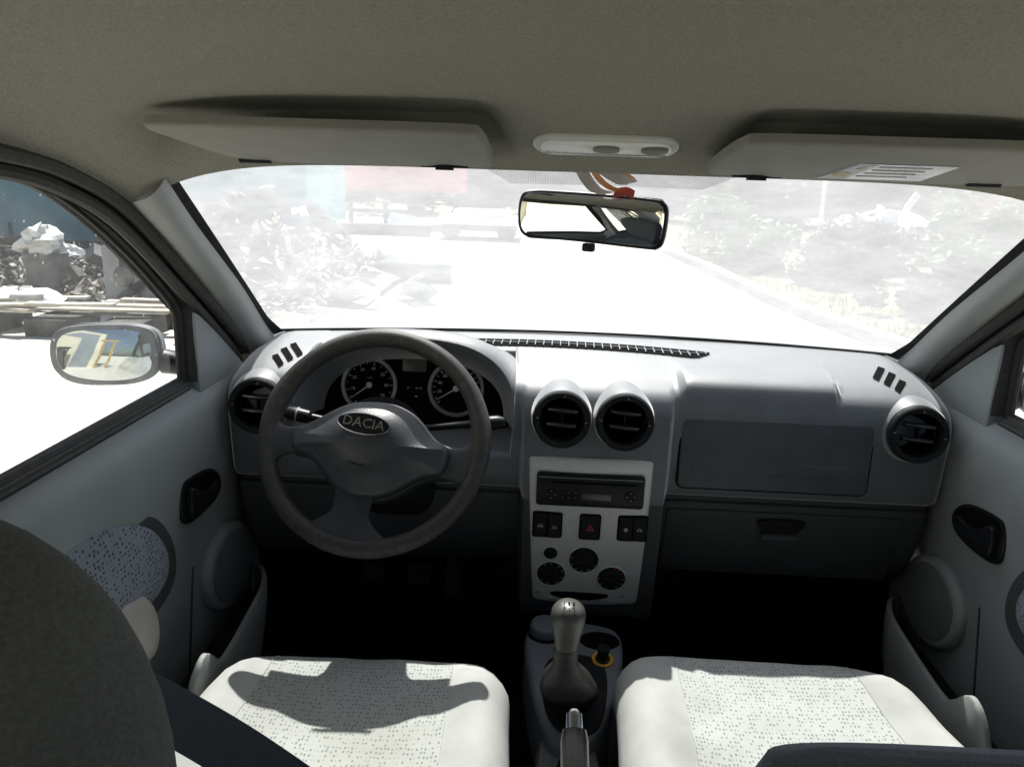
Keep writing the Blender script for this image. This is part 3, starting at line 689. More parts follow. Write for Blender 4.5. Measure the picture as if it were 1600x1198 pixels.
def spoke(prs):
    b = B(); rows_ = []; K = cr([(a[0], a[1], 0) for a, c in prs], 4); K2 = cr([(c[0], c[1], 0) for a, c in prs], 4); n_ = len(K)
    for i, (a, c) in enumerate(zip(K, K2)):
        t = i/(n_-1); P0, P1 = [Vector(q) for q in wp([(a.x, a.y), (c.x, c.y)])]; m_ = (P0+P1)/2; h_ = (P1-P0)/2; ht = lerp(.008, .0125, t); dz = lerp(-.006, .0, t)
        rows_.append([WC+wx0*(m_.x+h_.x*math.cos(an)*1)+wy0*(m_.y+h_.y*math.cos(an))+wn*(dz+ht*math.copysign(abs(math.sin(an))**.55, math.sin(an))) for an in [2*math.pi*k/28 for k in range(28)]])
    b.grid(rows_, True); b.mk('spoke', 'spoke', wh, angle=180)
spoke([((528, 765), (598, 768)), ((527, 785), (592, 788)), ((525, 800), (588, 804)), ((512, 811), (591, 820)), ((480, 828), (612, 842)), ((468, 838), (640, 857))])
spoke([((505, 655), (505, 722)), ((478, 664), (480, 714)), ((455, 668), (455, 711)), ((436, 666), (436, 716)), ((426, 658), (426, 730)), ((417, 646), (419, 744))])
spoke([((660, 668), (660, 752)), ((690, 691), (690, 750)), ((712, 701), (712, 752)), ((733, 700), (733, 762)), ((746, 692), (746, 772)), ((756, 680), (752, 786))])
# badge
bc = WC+wx0*(-.0085)+wy0*.0135+wn*.0480
bx = wx0*math.cos(R(-8))+wy0*math.sin(R(-8)); by = -wx0*math.sin(R(-8))+wy0*math.cos(R(-8))
b = B(); b.slab(ell(.041, .0165, 48), bc-wn*.003, bx, by, .003, .001); bd = b.mk('badge', 'black', wh)
b = B(); b.tube([bc+bx*.041*math.cos(t)+by*.0165*math.sin(t) for t in [2*math.pi*k/56 for k in range(56)]], .0009, 6, closed=True); b.mk('badge_outline', 'chrome', bd)
text('badge_lettering', 'DACIA', .0215, bc+wn*.0006+by*.0006, bx, by, 'chrome', bd, .0008, bold=.0002, sx=1.02)
text('airbag_lettering', 'AIRBAG', .008, WC+wx0*(-.016)+wy0*(-.048)+wn*.0395, bx, by, 'spoke', wh, .0008)
b = B(); b.tube([WC+wx0*(-.016+.022*math.cos(t))+wy0*(-.046+.012*math.sin(t))+wn*(.0398) for t in [math.pi+math.pi*k/20 for k in range(21)]], .0012, 6); b.mk('pad_emblem_line', 'spoke', wh)

# ================================================================== DOORS
XD = [(-.352, .700), (-.364, .690), (-.374, .672), (-.385, .656), (-.402, .646), (-.43, .641), (-.48, .642), (-.55, .650), (-.65, .657), (-.8, .662), (-1.03, .668)]
def door_x(y, z):
    x = interp(-z, [(-a, c) for a, c in XD])
    return x
def open_curve(rear=False):
    return [(.690, .150, -.353), (.690, .150, .0), (.690, .165, .018), (.690, .30, .030), (.690, .55, .028), (.690, .72, .016), (.690, .861, -.008), (.690, .923, -.029), (.690, 1.007, -.070), (.690, 1.107, -.134), (.690, 1.196, -.203), (.690, 1.222, -.232), (.690, 1.229, -.262), (.690, 1.226, -.355)]
def front_door(sgn):
    holder = [car]
    def mkp(b, name, m, parent=None, **k): return (b if sgn > 0 else b.mirror()).mk(name, m, holder[0], **k)
    b = B(); rows_ = []
    zl = [-.352, -.358, -.364, -.370, -.376, -.382, -.390, -.400, -.412, -.43, -.455, -.48, -.51, -.55, -.6, -.65, -.7, -.75, -.8, -.87, -.95, -1.03]
    yl = [.16+.05*i for i in range(27)]
    for z in zl:
        rows_.append([(door_x(y, z)-.0, y, z) for y in yl])
    b.grid(rows_[::-1]); d = mkp(b, 'door', 'door', angle=60); holder[0] = d
    if sgn < 0: d['label'] = 'left front door'
    else: d['label'] = 'right front door'
    b = B(); b.grid([[(.765, .15, -.43), (.765, 1.5, -.43)], [(.83, .15, -.6), (.83, 1.5, -.6)], [(.84, .15, -1.1), (.84, 1.5, -1.1)]]); b.grid([[(.705, .15, -.368), (.705, 1.5, -.368)], [(.765, .15, -.43), (.765, 1.5, -.43)]]); mkp(b, 'outer_panel', 'paint')
    # window glass
    b = B(); oc = cr(open_curve(), 4); b.add([(p.x+.012, p.y, p.z) for p in oc], [tuple(range(len(oc)))]); mkp(b, 'door_glass', 'doorglass', flat=True)
    # frame: strip from flange line to opening plus rubber rolls
    outer = [(.672, .10, -.353), (.672, .10, .0), (.672, .12, .035), (.672, .30, .046), (.670, .55, .044), (.670, .72, .034), (.668, .838, .012), (.668, .899, -.004), (.668, .990, -.040), (.668, 1.090, -.100), (.668, 1.195, -.178), (.668, 1.243, -.215), (.670, 1.256, -.245), (.672, 1.250, -.360)]
    A = cr(open_curve(), 5); Bo = cr(outer, 5)
    rows_ = []
    for a, c in zip(A, Bo): rows_.append([a, a.lerp(c, .30)+Vector((-.004, 0, 0)), a.lerp(c, .34)+Vector((.004, 0, 0)), a.lerp(c, .55)+Vector((.003, 0, 0)), a.lerp(c, .62)+Vector((-.006, 0, 0)), a.lerp(c, .95)+Vector((-.006, 0, 0)), c+Vector((.012, 0, 0))])
    b = B(); b.grid(rows_); fr_ = mkp(b, 'window_frame', 'rubber', angle=50)
    b = B(); b.tube([(p.x-.001, p.y, p.z) for p in A[6:]], .0028, 8); mkp(b, 'glass_run_edge', 'rubberdust', fr_)
    b = B(); b.tube([(.690, .13, -.353), (.690, 1.24, -.360)], .008, 8, flat=1.3); b.tube([(.681, .13, -.362), (.681, 1.24, -.368)], .006, 8); mkp(b, 'waist_seal', 'rubber', fr_)
    b = B(); b.tube([(.6795, .13, -.3555), (.6795, 1.23, -.3615)], .0035, 6); mkp(b, 'waist_seal_lip', 'rubberdust', fr_)
    # mirror sail
    b = B(); b.slab([(1.246, -.238), (1.275, -.252), (1.33, -.288), (1.40, -.340), (1.465, -.392), (1.44, -.412), (1.36, -.404), (1.248, -.386)][::-1], (.668, 0, 0), (0, -1, 0), (0, 0, 1), .010, .004) if False else None
    sail = [(-1.250, -.240), (-1.275, -.250), (-1.33, -.286), (-1.40, -.338), (-1.47, -.392), (-1.47, -.43), (-1.36, -.42), (-1.250, -.392)]
    b.slab(sail, (.676, 0, 0), (0, -1, 0), (0, 0, 1), .012, .003); mkp(b, 'mirror_sail', 'door', angle=50)
    # inner handle
    ho = [(1.116, -.494), (1.143, -.489), (1.205, -.500), (1.245, -.519), (1.262, -.545), (1.243, -.568), (1.190, -.574), (1.125, -.566), (1.110, -.535)]
    ho2 = [(-a, z) for a, z in ho]
    b = B(); b.slab(cr2(ho2, 6), (.653, 0, 0), (0, -1, 0), (0, 0, 1), .010, .004, segs=4); h = mkp(b, 'door_handle', 'black')
    hi = [(-1.187+(a+1.187)*.86, -.532+(z+.532)*.80) for a, z in ho2]
    b = B(); b.slab(cr2(hi, 6), (.6432, 0, 0), (0, -1, 0), (0, 0, 1), .0015, .0005); mkp(b, 'handle_recess', 'dial', h)
    b = B(); lv = [(-1.128, -.512), (-1.145, -.510), (-1.165, -.525), (-1.195, -.536), (-1.225, -.530), (-1.24, -.545), (-1.215, -.560), (-1.165, -.562), (-1.128, -.556)]
    b.slab(cr2(lv, 5), (.643, 0, 0), (0, -1, 0), (0, 0, 1), .010, .004, segs=4); mkp(b, 'handle_lever', 'black', h)
    # cloth pad with rubber ring
    po_ = [(-.70, -.44), (-.80, -.432), (-.89, -.442), (-.96, -.465), (-1.03, -.508), (-1.072, -.560), (-1.082, -.61), (-1.06, -.645), (-1.0, -.66), (-.85, -.665), (-.70, -.66)]
    b = B(); b.slab(cr2(po_, 6), (.660, 0, 0), (0, -1, 0), (0, 0, 1), .016, .006, segs=4); pad_ = mkp(b, 'cloth_pad_surround', 'dashlow', angle=60)
    pi_ = [(-.72, -.465), (-.80, -.455), (-.88, -.462), (-.95, -.483), (-1.01, -.520), (-1.043, -.565), (-1.048, -.60), (-1.025, -.622), (-.98, -.628), (-.85, -.632), (-.72, -.63)]
    b = B(); b.slab(cr2(pi_, 6), (.6455, 0, 0), (0, -1, 0), (0, 0, 1), .006, .003, dome=.012, segs=3, domep=3); mkp(b, 'cloth_pad', 'padcloth', pad_, angle=70)
    # speaker grille
    b = B(); b.slab(ell(.105, .083, 44, (-1.285, -.725), R(15)), (.661, 0, 0), (0, -1, 0), (0, 0, 1), .018, .012, segs=5); sp = mkp(b, 'speaker_surround', 'door', angle=70)
    b = B(); b.slab(ell(.088, .068, 44, (-1.285, -.725), R(15)), (.6435, 0, 0), (0, -1, 0), (0, 0, 1), .003, .002, dome=.004); mkp(b, 'speaker_grille', 'grille', sp, angle=70)
    # armrest / pull
    b = B(); rows_ = []
    for y, zt, zb, xo in ((.30, -.585, -.66, .595), (.60, -.582, -.665, .588), (.80, -.575, -.67, .590), (.905, -.576, -.69, .594), (.950, -.588, -.70, .602), (.975, -.615, -.70, .615), (.983, -.65, -.69, .63)):
        zm = (zt+zb)/2; hz = (zt-zb)/2
        rows_.append([(.664, y, zt+.0)]+[(.64-(.63-xo)*math.sin(t), y, zm+hz*math.cos(t)) for t in [math.pi*k/10 for k in range(11)]]+[(.664, y, zb)])
    b.grid(rows_); b.add(rows_[-1], [tuple(range(len(rows_[-1])))]); mkp(b, 'armrest', 'beige', angle=70)
    # door pocket
    top = [(.578, .80, -.775), (.572, .90, -.772), (.570, .935, -.765), (.569, .955, -.735), (.566, .975, -.715), (.566, 1.0, -.716), (.568, 1.035, -.750), (.570, 1.07, -.768), (.578, 1.19, -.770), (.590, 1.30, -.770), (.618, 1.37, -.775), (.655, 1.41, -.79)]
    T = cr(top, 6)
    b = B(); b.grid([[Vector((p.x+.010, p.y, p.z-.006)) for p in T], [Vector((p.x+.008, p.y, p.z)) for p in T], [p+Vector((.0, 0, .0)) for p in T], [Vector((p.x-.002, p.y, p.z-.004)) for p in T], [Vector((p.x+.0, p.y, p.z-.05)) for p in T], [Vector((p.x+.012, p.y, -.90)) for p in T], [Vector((p.x+.03, p.y, -1.0)) for p in T]])
    pk = mkp(b, 'door_pocket', 'trim', angle=60)
    b = B(); b.grid([[Vector((p.x+.010, p.y, -.84)) for p in T], [Vector((.66, p.y, -.84)) for p in T]]); mkp(b, 'pocket_bottom', 'blackm', pk)
    # seam line in trim
    b = B(); b.tube([(.6565, 1.155, -.66), (.6595, 1.14, -.75), (.6625, 1.12, -.86)], .002, 6); mkp(b, 'trim_seam', 'dashlow')
    # exterior mirror
    mc = Vector((-.912, 1.400, -.358)); 
    nrm = Vector((.25, -1, .135)).normalized()
    # built on the left then mirrored for the right side
    ex_ = Vector((-nrm.y, nrm.x, 0)).normalized(); ey_ = nrm.cross(ex_)
    out = cr2([(-.098, .002), (-.090, .040), (-.060, .056), (0, .060), (.060, .057), (.088, .042), (.095, .0), (.088, -.036), (.055, -.054), (0, -.058), (-.055, -.050), (-.088, -.032)], 5)
    b = B(); b.slab(out, mc-nrm*.012, ex_, ey_, .018, .006, segs=3); rim_ = (b if sgn < 0 else b.mirror()).mk('wing_mirror', 'mirrorshell', car, angle=50)
    b = B(); b.slab([(x*1.01, y*1.02) for x, y in out], mc-nrm*.010, ex_*-1, ey_, .075, .05, segs=5); (b if sgn < 0 else b.mirror()).mk('mirror_housing', 'mirrorshell', rim_, angle=60)
    b = B(); b.slab([(x*.87, y*.83) for x, y in out], mc+nrm*.004, ex_, ey_, .0035, .0005); (b if sgn < 0 else b.mirror()).mk('mirror_glass', 'wingglass', rim_, angle=30)
    b = B(); b.tube([(-.82, 1.44, -.375), (-.76, 1.45, -.385), (-.69, 1.42, -.37)], [.03, .026, .035], 14, flat=.8); (b if sgn < 0 else b.mirror()).mk('mirror_arm', 'black', rim_)
    return d
M['grille'] = mat('speaker_grille_plastic', (.13, .14, .145), .6, bump=1.0, bs=330, var=.1, bdist=.002)
front_door(-1); front_door(1)
def rear_door(sgn):
    holder = [car]
    mkp = lambda b, name, m, **k: (b if sgn > 0 else b.mirror()).mk(name, m, holder[0], **k)
    b = B(); b.grid([[(door_x(y, z), y, z) for y in (.06, -.2, -.5, -.8, -.95)] for z in (-.352, -.37, -.385, -.40, -.43, -.5, -.6, -.8, -1.03)][::-1]); holder[0] = mkp(b, 'rear_door', 'door', angle=60)
    op = [(.688, .03, -.355), (.688, .0, .005), (.688, -.1, .012), (.688, -.4, .005), (.688, -.62, -.03), (.688, -.80, -.16), (.688, -.92, -.355)]
    b = B(); b.add([(x+.01, y, z) for x, y, z in op], [tuple(range(7))]); mkp(b, 'door_glass', 'doorglass', flat=True)
    b = B(); b.tube(op, .016, 8); b.tube([op[0], op[-1]], .012, 8); b.tube([(.688, -.56, -.02), (.688, -.62, -.355)], .012, 8); mkp(b, 'window_frame', 'rubber')
    b = B(); b.grid([[(.765, .1, -.43), (.765, -1.0, -.43)], [(.83, .1, -.6), (.83, -1.0, -.6)], [(.84, .1, -1.1), (.84, -1.0, -1.1)]]); b.grid([[(.705, .1, -.368), (.705, -1.0, -.368)], [(.765, .1, -.43), (.765, -1.0, -.43)]]); mkp(b, 'outer_panel', 'paint')
rear_door(-1); rear_door(1)

# ================================================================== SEATS
def pprof(p, hw, r, H):
    q = abs(p); q0 = .80
    if q <= q0: pos = q/q0*(hw-r); dr = 0
    elif q <= 1: a = (q-q0)/(1-q0)*math.pi/2; pos = hw-r+r*math.sin(a); dr = r*(1-math.cos(a))
    else: pos = hw-.02*(q-1)/.3; dr = r+H*(q-1)/.3
    return math.copysign(pos, p), dr
def cushion(root, cx, hw, yb, yf, zt, seam, outer):
    def Sx(u, v):     # u across -1.3..1.3, v back(0) -> front(1.3)
        x, dx = pprof(u, hw, .045, .13)
        t = v; Ly = yf-yb
        py, dy = pprof(t, Ly, .05, .13); 
        ax = min(1, abs(x)/hw)
        # rounded front corners
        pull = (.085 if (x*outer > 0) else .05)*max(0, (ax-.35)/.65)**2.4
        y = yb+py-pull*sstep(.3, 1, py/Ly)
        xx = x*(1-.10*sstep(.45, 1, py/Ly)*(ax > .0)*(.55+.45*(x*outer > 0)))
        z = zt-dx-dy*(1+.0)+.022*math.exp(-((ax-.80)/.16)**2)*(1-.7*sstep(.6, 1, py/Ly))-.012*(1-ax**2)-.030*sstep(.30, -.10, py/Ly)*1
        z += -.018*sstep(.45, 1., py/Ly)*0
        z -= .010*math.exp(-((y-.822)/.007)**2)*(ax < .66)      # stitched cross seam
        z += .0022*math.sin(19*xx+31*y)*math.sin(23*y+3)+.0010*math.sin(61*xx-17*y)*math.sin(41*y+9*xx)
        return Vector((cx+xx, y, z))
    us = [-1.3, -1.15]+[-1+.05*i for i in range(41)]+[1.15, 1.3]
    # make columns that coincide with the seams
    def ux(xt): return xt/(hw-.045)*.8
    us = sorted([u for u in us if abs(abs(u)-ux(seam)) > .012]+[-ux(seam), ux(seam)])
    vs_ = [0]+[.04*i for i in range(1, 26)]+[1.15, 1.3]
    a = us.index(-ux(seam)); c = us.index(ux(seam))
    for lo, hi, name, m_ in ((0, a, 'seat_bolster', 'bolster'), (a, c, 'seat_centre', 'insert'), (c, len(us)-1, 'seat_bolster', 'bolster')):
        b = B(); b.grid([[Sx(u, v) for u in us[lo:hi+1]] for v in vs_]); b.mk(name, m_, root, angle=80)
    for s_ in (-1, 1):
        b = B(); b.tube([Sx(s_*ux(seam), v)+Vector((0, 0, .0002)) for v in vs_], .0011, 5); b.mk('seam_piping', 'bolster', root)
    b = B(); b.box((cx, (yb+yf)/2-.03, zt-.20), (hw*1.7, (yf-yb)*.86, .12)); b.mk('seat_base', 'blackm', root, flat=True)
def superell(c, h, p=2.4, n=40, m=24, rot=None):
    c = Vector(c); rot = rot or Matrix.Identity(3); rows_ = []
    f = lambda v, e: math.copysign(abs(v)**(2/e), v)
    for j in range(m+1):
        ph = -math.pi/2+math.pi*j/m
        rows_.append([c+rot@Vector((h[0]*f(math.cos(ph), p)*f(math.cos(t), p), h[1]*f(math.cos(ph), p)*f(math.sin(t), p), h[2]*f(math.sin(ph), p))) for t in [2*math.pi*k/n for k in range(n)]])
    b = B(); b.grid(rows_, True); return b
ds = thing('driver_seat', 'light grey flecked front seat under the shadow of the steering wheel, with dark headrest', 'car seat', (-.33, .6, -1.0), 'front seats')
cushion(ds, -.333, .241, .36, 1.052, -.713, .148, -1)
b = superell((-.335, .215, -.234), (.127, .050, .128), 2.75); b.mk('headrest', 'darkcloth', ds, angle=180)
b = B(); rows_ = []
for z, hw3, y3, th3 in ((-.34, .11, .215, .035), (-.345, .17, .22, .045), (-.38, .215, .235, .055), (-.50, .235, .27, .06), (-.64, .225, .31, .055), (-.72, .22, .33, .04)):
    rows_.append([Vector((-.335+hw3*math.copysign(abs(math.cos(t))**.55, math.cos(t)), y3+th3*math.copysign(abs(math.sin(t))**.8, math.sin(t)), z)) for t in [2*math.pi*k/36 for k in range(36)]])
b.grid(rows_, True); b.add(rows_[0], [tuple(range(36))]); b.mk('backrest', 'darkcloth', ds, angle=70)
ps = thing('passenger_seat', 'sunlit pale flecked front seat with no shadow on its cushion, in front of the glovebox', 'car seat', (.29, .65, -1.0), 'front seats')
cushion(ps, .287, .247, .42, 1.10, -.713, .147, 1)
b = B(); rows_ = []
for y3, z, hw3, th3 in ((.452, -.372, .18, .004), (.450, -.377, .215, .018), (.44, -.392, .228, .03), (.42, -.45, .235, .042), (.39, -.55, .238, .05), (.35, -.68, .235, .045)):
    rows_.append([Vector((.300+hw3*math.copysign(abs(math.cos(t))**.5, math.cos(t)), y3+th3*math.copysign(abs(math.sin(t))**.8, math.sin(t)), z)) for t in [2*math.pi*k/36 for k in range(36)]])
b.grid(rows_, True); b.add(rows_[0], [tuple(range(36))]); b.mk('backrest', 'bluecloth', ps, angle=70)

# seat belt
sb = thing('seat_belt', 'dark navy webbing belt crossing the rear of the left seat cushion', 'seat belt', (-.5, .6, -.6))
A_ = cr([(-.625, .60, -.385), (-.50, .60, -.455), (-.43, .60, -.488), (-.33, .585, -.535), (-.24, .56, -.585), (-.16, .50, -.64)], 8)
b = B(); 
dirn = [A_[min(i+1, len(A_)-1)]-A_[max(i-1, 0)] for i in range(len(A_))]
vw = Vector((0, -.75, .66))
R1, R2, R3, R4 = [], [], [], []
for p, d_ in zip(A_, dirn):
    s_ = d_.cross(vw).normalized(); nn = s_.cross(d_).normalized()
    R1.append(p-s_*.024); R2.append(p+s_*.024); R3.append(p+s_*.024+nn*.0015); R4.append(p-s_*.024+nn*.0015)
b.grid([R1, R2, R3, R4, R1]); b.mk('webbing', 'belt', sb, angle=30)
b = B(); b.box((-.155, .49, -.655), (.05, .03, .06), Matrix.Rotation(R(-40), 3, 'Y')); b.mk('buckle', 'black', sb, flat=True)

# ================================================================== CENTRE CONSOLE, GEAR LEVER, HANDBRAKE
cc = thing('centre_console', 'blue grey plastic floor console with cup recesses between the front seats', 'console', (0, 1.1, -.9))
co = [(-.062, 1.265), (0, 1.278), (.066, 1.265), (.086, 1.235), (.084, 1.17), (.066, 1.08), (.038, 1.00), (.008, .955), (-.02, .945), (-.045, .965), (-.066, 1.03), (-.080, 1.12), (-.088, 1.20), (-.082, 1.245)]
b = B(); b.slab(cr2(co, 5), (0, 0, -.90), (1, 0, 0), (0, 1, 0), .10, .012, segs=4); b.mk('console_tray', 'console', cc, angle=60)
b = B(); b.slab(ell(.036, .028, 32, (.046, 1.215)), (0, 0, -.802), (1, 0, 0), (0, 1, 0), .003, .001); b.mk('cup_recess', 'dial', cc)
b = B(); b.slab(ell(.032, .028, 32, (-.050, 1.225)), (0, 0, -.802), (1, 0, 0), (0, 1, 0), .003, .001); cup = b.mk('cup_recess', 'dial', cc)
b = B(); b.slab(ell(.027, .030, 32, (-.052, 1.235)), (0, 0, -.800), (1, 0, 0), (0, 1, 0), .02, .008, segs=4); b.mk('ashtray_lid', 'console', cc)
b = B(); b.slab(cr2([(-.045, 1.15), (0, 1.17), (.045, 1.15), (.050, 1.08), (.030, .99), (-.012, .965), (-.045, 1.0), (-.056, 1.08)], 5), (0, 0, -.802), (1, 0, 0), (0, 1, 0), .004, .002); b.mk('gear_surround', 'blackm', cc)
b = B(); rows_ = []
for y, hwc, z in ((.99, .045, -.83), (.90, .050, -.815), (.80, .052, -.80), (.60, .055, -.80), (.35, .055, -.80)):
    rows_.append([(-.016+hwc*q, y, z-d_) for q, d_ in ((-1.1, .15), (-1.02, .02), (-.9, .003), (0, 0), (.9, .003), (1.02, .02), (1.1, .15))])
b.grid(rows_); b.mk('tunnel_cover', 'console', cc, angle=60)
b = B(); b.slab(cr2([(-.012, .925), (.012, .925), (.018, .86), (.016, .70), (-.016, .70), (-.018, .86)], 5), (-.018, 0, -.806), (1, 0, 0), (0, 1, 0), .003, .001); b.mk('handbrake_slot', 'dial', cc)
lg = Vector((.047, 1.155, -.798))
b = B(); b.lathe([(.012, 0), (.0185, .0), (.0185, .004), (.0165, .0055), (.0125, .003)], lg, (0, -.15, 1), 32); sk = b.mk('socket_ring', 'yellow', cc)
b = B(); b.lathe([(.0125, 0), (.0125, .006), (.010, .008), (.0095, .020), (.011, .022), (.011, .026), (.009, .028), (0, .028)], lg, (0, -.15, 1), 28); b.mk('lighter_knob', 'black', sk)
gl_ = thing('gear_lever', 'gear lever with worn grey knob and light brown gaiter', 'gear lever', (-.02, 1.0, -.8))
kb = Vector((-.028, .950, -.640)); kax = Vector((-.0, -.12, 1)).normalized()
b = B(); rows_ = []
for h_, rx_, ry_, ox, oy in ((0, .016, .015, 0, 0), (.012, .0175, .0165, 0, 0), (.030, .0205, .020, 0, 0), (.045, .0235, .0235, 0, 0), (.056, .0245, .0255, 0, .001), (.066, .0225, .024, 0, .002), (.072, .0175, .019, 0, .003), (.0755, .009, .011, 0, .003), (.0763, .001, .001, 0, .003)):
    rows_.append([kb+kax*h_+Vector((ox+rx_*math.cos(t), oy+ry_*math.sin(t), 0)) for t in [2*math.pi*k/32 for k in range(32)]])
b.grid(rows_, True); kn = b.mk('gear_knob', 'knob', gl_, angle=80)
kt = kb+kax*.0752+Vector((0, -.010, -.0005)); ke = Vector((1, 0, 0)); kf = Vector((0, .93, .36)).normalized(); kt = kb+kax*.0738+Vector((0, -.008, .0))
text('shift_pattern', '1 3 5', .0085, kt+kf*.0065, ke, kf, 'blackm', kn, .0012); text('shift_pattern', '2 4 R', .0085, kt-kf*.0075+Vector((0, 0, -.001)), ke, kf, 'blackm', kn, .0012)
b = B(); b.box(kt, (.014, .0009, .003)); [b.box(kt+ke*dx, (.0009, .007, .003)) for dx in (-.007, 0, .007)]; b.mk('shift_pattern_lines', 'blackm', kn, flat=True)
b = B(); b.lathe([(.0165, -.03), (.0175, -.012), (.0175, .0), (.016, .004)], kb, kax, 28); b.mk('knob_collar', 'gaiter', gl_)
b = B(); rows_ = []
gb0 = Vector((-.010, 1.070, -.800)); gt0 = kb-kax*.022
for j in range(15):
    t = j/14; c_ = gb0.lerp(gt0, t)+Vector((0, 0, 0)); c_.y -= .018*math.sin(math.pi*t)
    r_ = (1+.05*math.sin(t*26)*(1-t)*(t > .1))*interp(t, [(0, .050), (.12, .040), (.3, .040), (.5, .0425), (.7, .038), (.85, .026), (.95, .019), (1, .0175)])
    rows_.append([c_+Vector((r_*math.cos(a)*(1+.07*math.sin(3*a+5*t)*(1-t)), r_*.95*math.sin(a)*(1+.06*math.sin(4*a-3*t)*(1-t)), .005*math.sin(2*a+4)*(1-t))) for a in [2*math.pi*k/36 for k in range(36)]])
b.grid(rows_, True); b.mk('gaiter', 'gaiter', gl_, angle=80)
hb = thing('handbrake', 'dark handbrake lever with metal button tip, between the front seats', 'handbrake', (-.02, .7, -.8))
h0 = Vector((-.022, .56, -.735)); h1 = Vector((-.026, .735, -.600)); hd = (h1-h0).normalized()
b = B(); b.tube([h0.lerp(h1, t) for t in (0, .3, .8, .95, 1.0)], [.0165, .0165, .0160, .0158, .0135], 14, flat=1.15); b.mk('handbrake_grip', 'brake', hb)
b = B(); b.tube([h1, h1+hd*.004, h1+hd*.018, h1+hd*.022], [.0095, .0095, .0088, .006], 18); b.mk('release_button', 'chrome', hb)
b = B(); b.tube([h0, h0-hd*.06], .010, 10); b.mk('lever_arm', 'black', hb)

# pedals
for i, (x, lab) in enumerate(((-.44, 'dark clutch pedal in the left footwell, leftmost'), (-.335, 'dark brake pedal in the left footwell, middle'), (-.255, 'dark narrow throttle pedal in the left footwell, nearest the console'))):
    p_ = thing('pedal', lab, 'pedal', (x, 1.6, -.9), 'pedals under the dashboard')
    w_ = .055 if i < 2 else .04
    b = B(); b.slab(rrect(w_, .05 if i < 2 else .09, .008), (x, 1.56, -.88), (1, 0, 0), (0, .5, .86), .008, .003); b.mk('pedal_pad', 'rubber', p_)
    b = B(); b.tube([(x, 1.57, -.88), (x, 1.62, -.75), (x, 1.60, -.65)], .007, 8); b.mk('pedal_arm', 'black', p_)

# ================================================================== ROOF FITTINGS
def visor(sgn):
    lab = 'plain grey sun visor above the steering wheel' if sgn < 0 else 'grey sun visor with a silvery warning sticker'
    v = thing('sun_visor', lab, 'sun visor', (sgn*.35, .93, .04), 'sun visors')
    # local frame: s across car, t from rear/top edge (0) to windscreen edge
    o = Vector((0, .868, .036)); ey_ = Vector((0, .150, -.036)).normalized()
    if sgn < 0: L_ = [(-.158, .012), (-.175, -.002), (-.30, -.004), (-.50, -.002), (-.532, .010), (-.520, .05), (-.492, .112), (-.470, .134), (-.425, .143), (-.38, .146), (-.28, .146), (-.238, .142), (-.215, .131), (-.190, .134), (-.168, .141), (-.152, .130), (-.152, .07)]
    else: L_ = [(.128, .012), (.150, -.002), (.30, -.004), (.53, -.002), (.556, .014), (.548, .08), (.535, .128), (.50, .145), (.35, .147), (.22, .146), (.198, .141), (.177, .131), (.152, .134), (.132, .138), (.114, .122), (.118, .06)]
    b = B(); b.slab(cr2(L_, 4), o+Vector((0, .002, .011)), (1, 0, 0), -ey_ if False else ey_, .001, .001) if False else None
    # slab normal must face down: ex x ey = down  -> use ex = (-1,0,0) with mirrored outline
    b.slab(cr2([(-x, y) for x, y in L_], 4), o+Vector((0, .004, .015)), (-1, 0, 0), ey_, .012, .004, segs=4); vb = b.mk('visor_panel', 'visor', v, angle=60)
    inner = -.213 if sgn < 0 else .178
    p = o+ey_*.137+Vector((inner, 0, -.002))
    b = B(); b.box(p+Vector((0, .004, .006)), (.022, .012, .010)); b.tube([p+Vector((-.03, .004, .008)), p+Vector((.03, .004, .008))], .004, 8); b.mk('visor_clip', 'blackm', v)
    q = o+ey_*.135+Vector((sgn*.455, 0, .004)); b = B(); b.tube([q+Vector((-.02*1, .004, 0)), q+Vector((.02, .004, .0))], .0045, 8); b.mk('visor_hinge', 'blackm', v)
    if sgn > 0:
        so_ = o+Vector((.3325, .002, -.0042))
        nrm = Vector((-1, 0, 0)).cross(ey_)
        base = [(-.272, .060), (-.386, .060), (-.374, .130), (-.249, .130)]
        oo = o+Vector((0, .004, .014))+nrm*.0112
        b = B(); b.slab(base, oo, (-1, 0, 0), ey_, .0004, .0001); st = b.mk('warning_sticker', 'sticker', v, flat=True)
        b = B(); b.slab([(-.273, .064), (-.295, .064), (-.282, .128), (-.252, .128)], oo+nrm*.0004, (-1, 0, 0), ey_, .0003, .0001); b.mk('sticker_field', 'stickerl', st, flat=True)
        b = B(); b.slab([(-.277, .082), (-.289, .082), (-.284, .068)], oo+nrm*.0008, (-1, 0, 0), ey_, .0003, .0001); b.slab(ell(.010, .012, 20, (-.270, .108)), oo+nrm*.0008, (-1, 0, 0), ey_, .0003, .0001); b.mk('sticker_symbol', 'stickery', st, flat=True)
        b = B(); [b.slab([(-x0, y0), (-x0-.06+.00*k, y0), (-x0-.06, y0+.004), (-x0, y0+.004)], oo+nrm*.0006, (-1, 0, 0), ey_, .0002, .0001) for k, (x0, y0) in enumerate(((.300, .070), (.298, .084), (.294, .098), (.29, .112)))]; b.mk('sticker_lines', 'greycard', st, flat=True)
visor(-1); visor(1)
dl = thing('dome_light', 'oval clear interior lamp in the roof lining above the mirror', 'ceiling light', (-.0, .99, .04))
dy_ = Vector((0, .095, -.040)).normalized(); do_ = Vector((-.013, .985, .0405)); dn = Vector((-1, 0, 0)).cross(dy_)
b = B(); b.slab(rrect(.178, .052, .0255, 10), do_-dn*.004, (-1, 0, 0), dy_, .010, .005, segs=4); b.mk('lamp_frame', 'lampframe', dl, angle=50)
